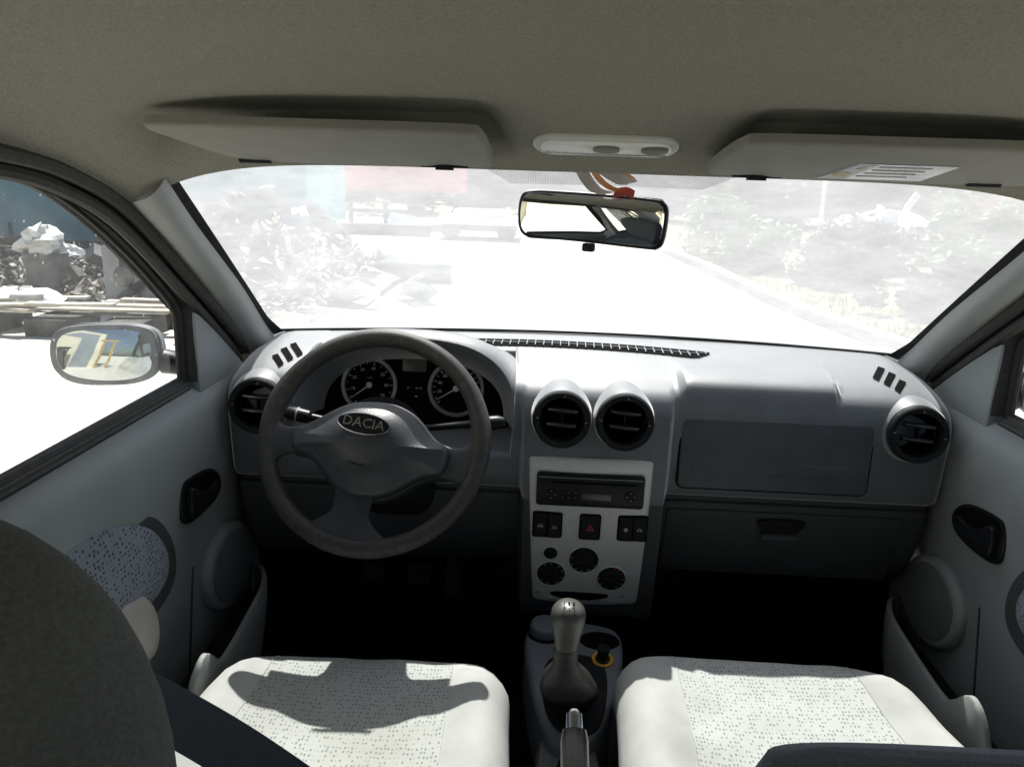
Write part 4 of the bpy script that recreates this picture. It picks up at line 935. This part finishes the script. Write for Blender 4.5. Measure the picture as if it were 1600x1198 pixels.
b = B(); b.slab(rrect(.158, .036, .0175, 10), do_+dn*.0055, (-1, 0, 0), dy_, .003, .0015, dome=.002); ln_ = b.mk('lamp_lens', 'lens', dl, angle=60)
for k in range(46):
    pass
b = B()
for k in range(44): b.box(do_+Vector((-1, 0, 0))*(-.073+.0034*k)+dy_*.011+dn*.0095, (.0014, .010, .0012))
b.mk('lens_ribs', 'lampswitch', ln_, flat=True)
for dx in (.0, .058):
    b = B()
    L_ = cr2([(-.014, -.004), (0, -.006), (.014, -.004), (.016, .002), (.010, .006), (.004, .003), (-.004, .003), (-.010, .006), (-.016, .002)], 4)
    b.slab([(-(x+dx)-.0, y-.008) for x, y in L_], do_+dn*.008, (-1, 0, 0), dy_, .006, .002, dome=.002); b.mk('lamp_switch', 'lampswitch', dl)
rm = thing('rear_view_mirror', 'black framed rear view mirror hanging at the top of the windscreen', 'mirror', (-.01, 1.1, -.03))
mc = Vector((-.0185, 1.125, -.0575)); mn = Vector((-.325, -1, -.004)).normalized()
mex = Vector((0, 0, 1)).cross(mn)*-1; mex = Vector((-mn.y, mn.x, 0)).normalized(); mey = mn.cross(mex)*-1; mey = mn.cross(mex)
ra = R(-1.2); mex, mey = mex*math.cos(ra)+mey*math.sin(ra), -mex*math.sin(ra)+mey*math.cos(ra)
mo = cr2([(.97*a_, .98*b_) for a_, b_ in [(-.113, .018), (-.106, .033), (-.09, .037), (0, .0375), (.09, .0345), (.106, .030), (.113, .016), (.111, -.022), (.103, -.0345), (.085, -.0365), (0, -.034), (-.085, -.0325), (-.105, -.029), (-.113, -.012)]], 5)
b = B(); b.slab(mo, mc-mn*.006, mex, mey, .009, .004, segs=4); b.slab([(x*.97, y*.95) for x, y in mo], mc-mn*.005, mex*-1, mey, .022, .012, segs=4); mb = b.mk('mirror_housing', 'black', rm, angle=50)
b = B(); b.slab([(x*.955, y*.88) for x, y in mo], mc+mn*.0026, mex, mey, .0008, .0002); b.mk('mirror_glass', 'mirror', rm, angle=30)
b = B(); b.slab(rrect(.018, .012, .003), mc-mey*.040-mn*.006, mex, mey, .010, .002); b.mk('dip_tab', 'black', rm)
gp = ws(-.02, .80); b = B(); b.tube([mc-mn*.02+mey*.01, mc-mn*.035+mey*.02, gp+Vector((0, -.004, -.006))], [.009, .007, .010], 12); b.lathe([(.016, 0), (.014, .006)], gp+Vector((0, -.002, -.002)), (0, -.5, -.85), 20); b.mk('mirror_mount', 'black', rm)
# folded card tucked above the mirror
cdt = thing('folded_card', 'orange and grey folded card strip tucked above the rear view mirror', 'card', (-.02, 1.1, -.01))
def ribbon(path, wv, m, name):
    P_ = cr(path, 8); b = B(); wv = Vector(wv); b.grid([[p-wv*.5 for p in P_], [p+wv*.5 for p in P_]]); b.grid([[p-wv*.5+Vector((0, .0008, .0004)) for p in P_], [p+wv*.5+Vector((0, .0008, .0004)) for p in P_]][::-1]); b.mk(name, m, cdt, angle=60)
ribbon([(-.040, 1.070, .014), (-.030, 1.075, -.002), (-.016, 1.082, -.016), (.002, 1.090, -.0205)], (.016, .006, .004), 'greycard', 'card_strip')
ribbon([(-.024, 1.072, .014), (-.014, 1.077, .000), (.000, 1.084, -.011), (.014, 1.088, -.016)], (.007, .003, .004), 'orange', 'card_edge')
ribbon([(-.008, 1.078, .014), (.006, 1.080, .004), (.020, 1.083, -.003), (.030, 1.086, -.006)], (.024, .004, .006), 'greycard', 'card_fold')
ribbon([(.008, 1.083, .012), (.018, 1.085, .004), (.028, 1.088, -.002), (.032, 1.090, -.005)], (.014, .004, .008), 'orange', 'card_flap')
ribbon([(.010, 1.096, -.020), (.022, 1.096, -.0175), (.030, 1.096, -.018), (.038, 1.096, -.022)], (.002, .004, .012), 'redcard', 'card_tip')

#OUTSIDE
# ================================================================== THE YARD OUTSIDE
G = -1.38
M['ground'] = mat('dusty_concrete_yard', (.56, .53, .47), .95, vs=.35, bump=.4, bs=25, spec=.1, col2=(.66, .64, .58), va=.3, vb=.7, detail=8, bdist=.02)
M['verge'] = mat('weedy_dirt', (.10, .105, .05), 1, vs=1.3, bump=.6, bs=9, spec=.05, col2=(.30, .27, .19), va=.35, vb=.72, detail=8, bdist=.05)
M['kerb'] = mat('kerb_concrete', (.22, .21, .20), .95, vs=3, var=.2)
M['teal'] = mat('teal_painted_sheet', (.06, .20, .24), .6, vs=1.1, spec=.3, col2=(.13, .32, .37), va=.38, vb=.62, detail=8)
M['rust'] = mat('rusty_steel', (.028, .028, .028), .85, vs=9, col2=(.12, .105, .09), va=.4, vb=.75, detail=6)
M['scrapgrey'] = mat('grey_scrap_steel', (.10, .105, .11), .6, metal=.3, vs=7, col2=(.26, .26, .25), va=.35, vb=.7, detail=6)
M['machine'] = mat('weathered_grey_paint', (.26, .28, .30), .6, vs=4, var=.18, detail=7)
M['plank'] = mat('bleached_timber', (.50, .46, .38), .9, vs=10, var=.25, vsc=(1, 8, 8))
M['palesheet'] = mat('pale_plastic_sheet', (.70, .70, .68), .6, vs=6, var=.08)
M['redsheet'] = mat('faded_red_sheet', (.38, .09, .085), .7, vs=2, var=.2)
M['pinkwall'] = mat('pink_rendered_wall', (.55, .30, .25), .9, vs=2, var=.1)
M['cream'] = mat('cream_rendered_wall', (.62, .58, .48), .9, vs=1.5, var=.08)
M['greyblue'] = mat('blue_grey_panel', (.20, .23, .26), .7, vs=2, var=.1)
M['machyellow'] = mat('faded_machine_yellow', (.34, .24, .08), .5, vs=6, var=.2)
M['tyre'] = mat('old_tyre', (.03, .03, .03), .9, vs=30, var=.3)
M['leafdark'] = mat('dark_leaves', (.035, .055, .022), .8, vs=6, col2=(.075, .105, .04), va=.4, vb=.7)
M['leafpale'] = mat('pale_leaves', (.09, .15, .04), .8, vs=6, col2=(.18, .26, .08), va=.4, vb=.7)
M['bark'] = mat('bark', (.10, .08, .06), .95, vs=20, var=.3)
def st(o): o['kind'] = 'structure'; return o
b = B(); Np = 24; b.grid([[(-600+1200*i/Np, -600+1200*j/Np, G) for i in range(Np+1)] for j in range(Np+1)]); st(b.mk('ground', 'ground', flat=True))
vp = [(3.35, 4.5), (3.0, 6.7), (2.75, 8.2), (2.6, 9.9), (2.5, 12.5), (2.1, 16.5), (1.0, 22), (-4, 26), (-14, 30), (-30, 60), (60, 60), (60, 4.5)]
b = B(); b.add([(x, y, G+.006) for x, y in vp], [tuple(range(len(vp)))[::-1]]); st(b.mk('verge', 'verge', flat=True))
b = B(); KP = cr([(3.35, 4.5, 0), (3.0, 6.7, 0), (2.75, 8.2, 0), (2.6, 9.9, 0), (2.5, 12.5, 0), (2.15, 16.5, 0)], 4)
b.grid([[(p.x-.07, p.y, G) for p in KP], [(p.x-.07, p.y, G+.12) for p in KP], [(p.x+.07, p.y, G+.13) for p in KP], [(p.x+.07, p.y, G) for p in KP]]); st(b.mk('kerb', 'kerb', angle=30))
def one(b, name, m, label, cat, group=None, **k): return tag(b.mk(name, m, None, **k), label, cat, group)
rn = random.Random(11)
def Rz(a, c=0, d=0): return Matrix.Rotation(a, 3, 'Z')@Matrix.Rotation(c, 3, 'X')@Matrix.Rotation(d, 3, 'Y')
# teal lorry body
t = thing('lorry_body', 'long teal painted steel lorry body standing behind the scrap heap', 'lorry body', (-11, 12.6, G))
b = B(); rows_ = []
for i in range(121):
    x = -19+15.2*i/120; o_ = .03*(1 if (i % 6) in (0, 1, 2) else 0); rows_.append([(x, 12.0-o_, z) for z in (-1.22, 0, 1.0, 1.9)])
b.grid(rows_); b.box((-11.4, 13.3, .5), (15.2, 2.4, 2.8)); b.mk('side_panel', 'teal', t, angle=20)
b = B(); b.box((-11.4, 12.0, -1.28), (15.2, .12, .12)); [b.box((-18+1.9*k, 12.1, -1.15), (.12, .2, .35)) for k in range(8)]; b.mk('chassis_rail', 'rust', t, flat=True)
for k in range(4):
    b = B(); b.lathe([(.20, -.12), (.45, -.12), (.48, 0), (.45, .12), (.20, .12)], (-17+3.6*k, 12.5, G+.48), (0, 1, 0), 24); b.mk('wheel', 'tyre', t)
# grey machine with a fan disc
t = thing('machine_cabinet', 'weathered pale grey machine cabinet with dark round fan and slot', 'machine', (-3.86, 7.1, G))
b = B(); b.box((-3.84, 7.25, -1.08), (.66, .5, .60)); b.slab([(-.33, 0), (.33, 0), (.28, .03), (-.30, .05)], (-3.84, 7.5, -.78), (1, 0, 0), (0, 0, 1), .5, .01); b.mk('cabinet', 'machine', t, flat=True)
b = B(); b.lathe([(.0, .012), (.085, .012), (.095, .006), (.10, 0)], (-3.98, 6.995, -1.03), (0, -1, 0), 28); b.mk('fan_disc', 'scrapgrey', t)
b = B(); b.box((-3.985, 6.99, -.86), (.035, .02, .15)); b.mk('slot', 'rust', t, flat=True)
b = B(); b.slab([(-.13, 0), (.13, 0), (.10, .16), (-.06, .20)], (-3.82, 7.2, -.76), (1, .2, 0), (0, .3, 1), .06, .01); b.mk('lid_flap', 'machine', t, flat=True)
# drum
t = thing('waste_drum', 'conical grey drum with a pale crumpled bag on top', 'drum', (-5.1, 7.6, G))
b = B(); b.lathe([(.17, 0), (.19, .3), (.21, .48)], (-5.1, 7.6, G), (0, 0, 1), 24); b.mk('drum', 'scrapgrey', t)
def crumple(c, r, seed, sq=.7, n=18, m=10, amp=.35):
    q = random.Random(seed); ph = [(q.uniform(2, 7), q.uniform(2, 7), q.uniform(0, 6)) for _ in range(5)]; b = B(); rows_ = []
    for j in range(m+1):
        th = math.pi*j/m; rr_ = []
        for i in range(n):
            a = 2*math.pi*i/n; k = 1+amp*sum(math.sin(p*a+s_*th+o_) for p, s_, o_ in [(round(p), s_, o_) for p, s_, o_ in ph])/2.5
            rr_.append((c[0]+r[0]*k*math.sin(th)*math.cos(a), c[1]+r[1]*k*math.sin(th)*math.sin(a), c[2]+r[2]*k*math.cos(th)))
        rows_.append(rr_)
    return b.grid(rows_, True)
crumple((-5.1, 7.6, G+.57), (.20, .2, .14), 3).mk('bag', 'palesheet', t, angle=20)
# timber stack on dark blocks
for k in range(6):
    b = B(); b.box((-5.3+.62*k, 6.15+.03*(k % 2), G+.07), (.34, .5, .14)); one(b, 'timber_block', 'rust', 'dark weathered block carrying the bleached planks', 'block', 'dark blocks under the planks', flat=True)
for k in range(15):
    L_ = rn.uniform(.9, 2.2); x = -4.6+rn.uniform(-.7, 1.35); y = 6.0+rn.uniform(-.12, .6); z = G+.155+.02*(k % 5)
    b = B(); b.box((x, y, z), (L_, .10, .020), Rz(rn.uniform(-.22, .22), 0, rn.uniform(-.03, .03))); one(b, 'plank', 'plank', 'bleached timber plank stacked low beside the yard, seen through the left window', 'plank', 'planks in the low stack', flat=True)
b = B(); b.box((-5.35, 6.2, -1.02), (.05, .05, .95), Rz(0, .1, -.65)); one(b, 'leaning_post', 'plank', 'pale post leaning steeply over the plank stack', 'post', flat=True)
b = crumple((-4.55, 6.35, G+.24), (.34, .2, .07), 5); one(b, 'plastic_sheet', 'palesheet', 'white crumpled sheet lying on the planks', 'sheet', angle=20)
# scrap heap things
def scrap(kind, x, y, z, s_, rot, where):
    b = B()
    if kind == 'bent_pipe':
        P_ = cr([Rz(*rot)@Vector((s_*a, s_*q, s_*c)) for a, q, c in ((-.5, 0, 0), (-.15, .05, .12), (.1, 0, .1), (.35, -.05, -.1), (.5, 0, -.25))], 4); b.tube([p+Vector((x, y, z)) for p in P_], .035*s_+.012, 8); m = rn.choice(('rust', 'scrapgrey'))
        one(b, 'bent_pipe', m, 'bent steel pipe sticking out of the scrap heap '+where, 'pipe', 'bent pipes in the heap '+where)
    elif kind == 'steel_plate':
        rows_ = [[Rz(*rot)@Vector((s_*(i/5-.5), s_*.7*(j/5-.5), .06*s_*math.sin(i*1.3+j))) + Vector((x, y, z)) for i in range(6)] for j in range(6)]
        b.grid(rows_); b.grid([[p-Vector((0, 0, .012)) for p in r][::-1] for r in rows_]); one(b, 'steel_plate', rn.choice(('rust', 'scrapgrey', 'machine', 'palesheet')), 'buckled sheet of steel lying in the scrap heap '+where, 'sheet', 'buckled sheets in the heap '+where, angle=20)
    elif kind == 'gearbox':
        R_ = Rz(*rot); b.box((x, y, z), (s_*.6, s_*.4, s_*.4), R_); b.lathe([(s_*.22, 0), (s_*.2, s_*.1), (s_*.1, s_*.12), (s_*.08, s_*.3), (0, s_*.3)], Vector((x, y, z))+R_@Vector((s_*.3, 0, 0)), R_@Vector((1, 0, 0)), 14); b.box(Vector((x, y, z))+R_@Vector((-.1*s_, 0, .25*s_)), (s_*.3, s_*.2, s_*.15), R_)
        one(b, 'gearbox', rn.choice(('rust', 'scrapgrey')), 'dirty old gearbox lying in the scrap heap '+where, 'gearbox', 'gearboxes in the heap '+where, flat=True)
    elif kind == 'old_tyre':
        b.lathe([(s_*.22, -.07*s_), (s_*.36, -.09*s_), (s_*.42, -.03*s_), (s_*.42, .03*s_), (s_*.36, .09*s_), (s_*.22, .07*s_), (s_*.22, -.07*s_)], (x, y, z), Rz(*rot)@Vector((0, 0, 1)), 24, caps=(0, 0)); one(b, 'old_tyre', 'tyre', 'worn tyre lying in the scrap heap '+where, 'tyre', 'tyres in the heap '+where)
    else:
        b.box((x, y, z), (s_*1.6, .06, .05), Rz(*rot)); b.box((x, y, z+.04), (s_*1.6, .02, .08), Rz(*rot)); one(b, 'steel_beam', rn.choice(('rust', 'scrapgrey', 'plank')), 'thin beam thrown across the scrap heap '+where, 'beam', 'beams in the heap '+where, flat=True)
kinds = ['bent_pipe', 'steel_plate', 'gearbox', 'old_tyre', 'steel_beam', 'steel_plate', 'bent_pipe', 'gearbox']
mound = lambda x, y: max(0, 1.0*math.exp(-((x+3.5)/1.1)**2-((y-9.2)/1.5)**2))+max(0, .34*math.exp(-((x+6.8)/2.2)**2-((y-8.6)/1.2)**2))
b = B(); rows_ = []
for j in range(25):
    rows_.append([(-10+.27*i, 6.9+.2*j, G+.9*mound(-10+.27*i, 6.9+.2*j)*(1+.12*math.sin(i*2.1+j*1.7))-.03) for i in range(31)])
b.grid(rows_); q = random.Random(21)
for _ in range(5200):
    x = q.uniform(-9.8, -2.2); y = q.uniform(6.9, 10.5); h0_ = .9*mound(x, y)
    if h0_ < .05 and q.random() < .8: continue
    z = G+h0_+q.uniform(-.02, .07); s_ = q.uniform(.015, .075); R_ = Rz(q.uniform(0, 6), q.uniform(-1, 1), q.uniform(-1, 1)); b.box((x, y, z), (s_*q.uniform(.5, 3.2), s_*q.uniform(.3, 1), s_*q.uniform(.15, .7)), R_)
M['bits'] = mat('mixed_scrap', (.03, .032, .034), .8, vs=7, col2=(.40, .37, .33), va=.42, vb=.66, detail=2)
o = tag(b.mk('scrap_rubble', 'bits', None, flat=True), 'dark mass of small scrap at the foot of the heap', 'rubble'); o['kind'] = 'stuff'
for k in range(96):
    x = rn.gauss(-3.5, .75) if k % 3 else rn.uniform(-8.5, -4.5); y = rn.gauss(8.6, .7)
    h_ = mound(x, y)
    scrap(kinds[k % 8], x, y, G+.9*h_+rn.uniform(.02, .16), rn.uniform(.22, .55), (rn.uniform(0, 6), rn.uniform(-.7, .7), rn.uniform(-.7, .7)), 'left of the yard')
for k in range(30):
    x = rn.uniform(3.9, 9.5); y = rn.uniform(14, 19)
    scrap(kinds[k % 8], x, y, G+rn.uniform(.05, .5), rn.uniform(.35, .9), (rn.uniform(0, 6), rn.uniform(-.4, .4), rn.uniform(-.4, .4)), 'on the right verge')
for i, (x, y, dx, rz_) in enumerate(((-2.45, 6.95, 1.15, -.35), (-2.0, 7.1, .8, -.2))):
    b = B(); b.box((x, y, G+.05+.03*i), (dx, .09, .05), Rz(rz_)); one(b, 'plank', 'plank', ('longer' if i == 0 else 'shorter')+' pale plank lying alone on the yard in front of the car', 'plank', flat=True)
# concrete block, wagon, red sheet, slabs
t = thing('concrete_block', 'long pale concrete block with small square holes and front painted dark as shade', 'concrete block', (-1.77, 10.1, G))
b = B(); b.box((-1.77, 10.35, G+.17), (1.02, .8, .34)); b.mk('block', 'palesheet', t, flat=True)
b = B(); b.box((-1.77, 9.93, G+.11), (1.0, .05, .20)); b.mk('painted_shade_front', 'scrapgrey', t, flat=True)  # dark sheet over the pale block front, its shade put into the colour
b = B(); [b.box((-1.77+dx, 10.2+dy, G+.343), (.05, .06, .012)) for dx in (-.44, -.08, .06, .42) for dy in (-.12, .1)]; b.mk('lifting_holes', 'rust', t, flat=True)
t = thing('flat_trailer', 'low flat trailer with a pale sheeted load at the far end of the yard', 'trailer', (-1.5, 17, G))
b = B(); b.box((-1.5, 17.3, -.98), (1.75, 1.4, .14)); b.box((-1.45, 17.3, -.85), (1.2, 1.1, .18)); b.mk('sheeted_load', 'palesheet', t, flat=True)
b = B(); b.box((-1.5, 17.2, -1.12), (1.6, 1.2, .12)); b.mk('deck', 'rust', t, flat=True)
for dx in (-.6, .6):
    b = B(); b.lathe([(.08, -.06), (.2, -.07), (.22, 0), (.2, .07), (.08, .06)], (-1.5+dx, 16.75, G+.22), (0, 1, 0), 20); b.mk('wheel', 'tyre', t)
t = thing('red_shed', 'low shed with faded red sheet walls beyond the yard, partly under the left visor', 'shed', (-3.7, 20.5, G))
b = B(); rows_ = [[(-5.2+2.9*i/40, 20-.02*(i % 2), z) for z in (-.5, .9)] for i in range(41)]; b.grid(rows_); b.box((-3.75, 21.0, .2), (2.9, 1.9, 1.4)); b.mk('wall', 'redsheet', t, flat=True)
b = B(); [b.box((x, 20.1, -.94), (.1, .1, .9)) for x in (-5.1, -4.2, -3.3, -2.4)]; b.mk('leg', 'rust', t, flat=True)
for i, (x, y, w_, lab) in enumerate(((-3.3, 18.6, 1.0, 'large white slab lying far off at the yard edge, left of the trailer'), (-4.6, 15.2, .8, 'smaller white slab lying beside the scrap heap'))):
    b = B(); b.slab([(-w_/2, -.1), (w_/2, -.25), (w_/2, .1), (-w_/2, .28)], (x, y, G+.18), (1, 0, 0), (0, .6, .8), .06, .01); one(b, 'stone_slab', 'palesheet', lab, 'slab', flat=True)
b = B(); b.box((-3.9, 17.2, G+.12), (2.6, .25, .24)); one(b, 'dark_beam', 'rust', 'long dark beam on the ground in front of the red shed', 'beam', flat=True)
# right side: crumpled sheets, pole, pink wall
b = crumple((7.0, 17.2, G+.42), (.95, .7, .34), 9, amp=.45, n=40, m=20); one(b, 'plastic_heap', 'palesheet', 'heap of white crumpled plastic sheeting on the right verge', 'sheeting', angle=25)
b = B(); b.tube([(7.6, 17.4, G+.5), (7.75, 17.4, G+1.0), (7.95, 17.5, G+1.25)], .08, 8); one(b, 'sheet_roll', 'palesheet', 'pale roll standing up out of the plastic heap', 'roll')
b = B(); b.tube([(5.45, 16, G), (5.42, 16, .9)], .045, 10); b.lathe([(.10, 0), (.10, .06), (.05, .08)], (5.45, 16, G), (0, 0, 1), 12); one(b, 'pale_pole', 'palesheet', 'thin pale pole standing on the right verge', 'pole')
t = thing('pink_wall', 'low pink rendered wall at the right edge of the yard', 'wall', (13, 20, G))
b = B(); b.box((12.6, 17.2, -.72), (7.4, .3, 1.3)); b.mk('wall', 'pinkwall', t, flat=True); b = B(); b.box((12.6, 17.2, -.04), (7.5, .42, .07)); b.mk('coping', 'kerb', t, flat=True)
for i, (x, y, rz_) in enumerate(((4.6, 14.6, .1), (3.6, 15.6, -.15), (6.0, 15.4, .08), (8.6, 16.2, .12))):
    b = B(); b.box((x, y, G+.32+.05*i), (1.1, .12, .05), Rz(rz_)); b.box((x+.3, y, G+.15), (.08, .08, .3)); one(b, 'board', 'plank', 'pale board lying on scrap on the right verge', 'board', 'boards on the right verge', flat=True)
# vegetation
def leafy(b, c, r, n, s_, seed):
    q = random.Random(seed)
    cl = [(q.gauss(0, .45), q.gauss(0, .45), q.gauss(0, .4)) for _ in range(max(5, n//90))]
    for _ in range(n):
        k = q.choice(cl); v = Vector((q.gauss(0, 1), q.gauss(0, 1), q.gauss(0, 1))).normalized()*q.random()**.4*.42
        p = Vector((c[0]+r[0]*(k[0]+v.x), c[1]+r[1]*(k[1]+v.y), max(G+.02, c[2]+r[2]*(k[2]+v.z))))
        u_ = Vector((q.gauss(0, 1), q.gauss(0, 1), q.gauss(0, .6))).normalized(); w2 = u_.cross(Vector((q.gauss(0, 1), q.gauss(0, 1), q.gauss(0, 1)))).normalized(); s2 = s_*q.uniform(.6, 1.4)
        b.add([p-u_*s2, p+w2*s2*.45, p+u_*s2, p-w2*s2*.45], [(0, 1, 2, 3)])
    return b
def bush(x, y, rx, rz_, n, m, lab, grp, seed, name='bush', s_=.07):
    t = thing(name, lab, 'bush' if name == 'bush' else 'tree', (x, y, G), grp)
    leafy(B(), (x, y, G+rz_*.75), (rx, rx*.8, rz_), n, s_, seed).mk('crown', m, t, flat=True)
    b = B(); [b.tube([(x, y, G), (x+.3*rx*math.sin(k*2.1), y+.2*rx*math.cos(k*2.1), G+rz_*.6), (x+.6*rx*math.sin(k*2.1+.3), y+.3*rx*math.cos(k*2.1), G+rz_*1.1)], [.05*rx, .03*rx, .01*rx], 6) for k in range(4)]; b.mk('trunk', 'bark', t)
for i, (x, y, rx, rz_, m) in enumerate(((3.4, 12.6, .55, .55, 'leafpale'), (3.9, 11.0, .5, .4, 'leafdark'), (4.6, 12.0, .7, .6, 'leafdark'), (3.2, 14.8, .6, .8, 'leafpale'), (5.6, 13.2, .8, .5, 'leafdark'), (6.7, 12.4, .6, .7, 'leafpale'), (7.6, 13.4, .8, .5, 'leafdark'), (8.2, 16.4, .5, .8, 'leafpale'), (4.2, 8.6, .45, .32, 'leafdark'), (5.2, 9.4, .6, .45, 'leafpale'), (6.6, 9.8, .7, .5, 'leafdark'))):
    bush(x, y, rx, rz_, 1500, m, ('pale green' if m == 'leafpale' else 'dark green')+' straggly bush growing on the right verge', ('pale' if m == 'leafpale' else 'dark')+' bushes on the right verge', 100+i)
for i in range(15):
    x = -15+2.6*i+rn.uniform(-.5, .5); y = 27+rn.uniform(-1.5, 2.5)
    bush(x, y, rn.uniform(1.5, 2.1), rn.uniform(1.3, 2.4), 2600, 'leafdark' if i % 3 else 'leafpale', ('dark' if i % 3 else 'paler')+' dusty tree in the row closing off the far end of the yard', ('dark' if i % 3 else 'paler')+' trees in the far row', 300+i, 'tree', .16)
b = B()
for k in range(16): leafy(b, (-24+3.4*k, 36, G+1.2), (2.6, 1.2, 1.7+.5*math.sin(k*2.3)), 900, .32, 900+k)
o = one(b, 'far_wood', 'leafdark', 'dark mass of trees closing the view behind the yard', 'wood', flat=True); o['kind'] = 'stuff'
q = random.Random(5); b = B()
for _ in range(5200):
    y = 4.8+15*q.random()**1.3; x = interp(y, [(4.5, 3.45), (6.7, 3.1), (9.9, 2.7), (12.5, 2.6), (16.5, 2.3), (22, 1.2)])+q.random()**1.5*9; h_ = q.uniform(.05, .22); a = q.uniform(0, 6.3); lx, ly = q.gauss(0, .05), q.gauss(0, .05)
    b.add([(x-.008*math.cos(a), y-.008*math.sin(a), G), (x+.008*math.cos(a), y+.008*math.sin(a), G), (x+lx, y+ly, G+h_)], [(0, 1, 2)])
o = one(b, 'weeds', mat('dry_weeds', (.16, .17, .07), .9, vs=2, col2=(.36, .32, .18), va=.4, vb=.6), 'dry weeds and grass along the kerb on the right', 'weeds', flat=True); o['kind'] = 'stuff'
# behind the car on the left: seen in the mirrors
t = thing('cream_building', 'cream rendered building with a blue grey door, seen only in the mirrors', 'building', (-6, -6, G))
b = B(); b.box((-8.2, -4.5, .9), (.4, 9, 4.6)); b.box((-4.9, -6.2, .9), (6.4, .4, 4.6)); b.mk('wall', 'cream', t, flat=True)
b = B(); b.box((-2.3, -5.97, .2), (.7, .1, 3.2)); b.mk('door', 'greyblue', t, flat=True)
t = thing('yellow_gantry', 'yellow steel gantry frame behind the car, reflected in the left wing mirror', 'gantry', (-3, -7, G))
b = B(); b.box((-1.60, -5.6, -.2), (.10, .10, 2.4)); b.box((-1.2, -5.6, -.2), (.10, .10, 2.4)); b.mk('upright', 'machyellow', t, flat=True); b = B(); b.box((-1.4, -5.6, .95), (.7, .14, .14)); b.mk('crossbeam', 'machyellow', t, flat=True)
b = B(); b.box((-3.1, -5.3, -.6), (.5, .5, 1.5)); b.box((-3.1, -5.3, .18), (.6, .6, .08)); one(b, 'rust_tank', 'rust', 'rusty steel tank beside the cream building', 'tank', flat=True)
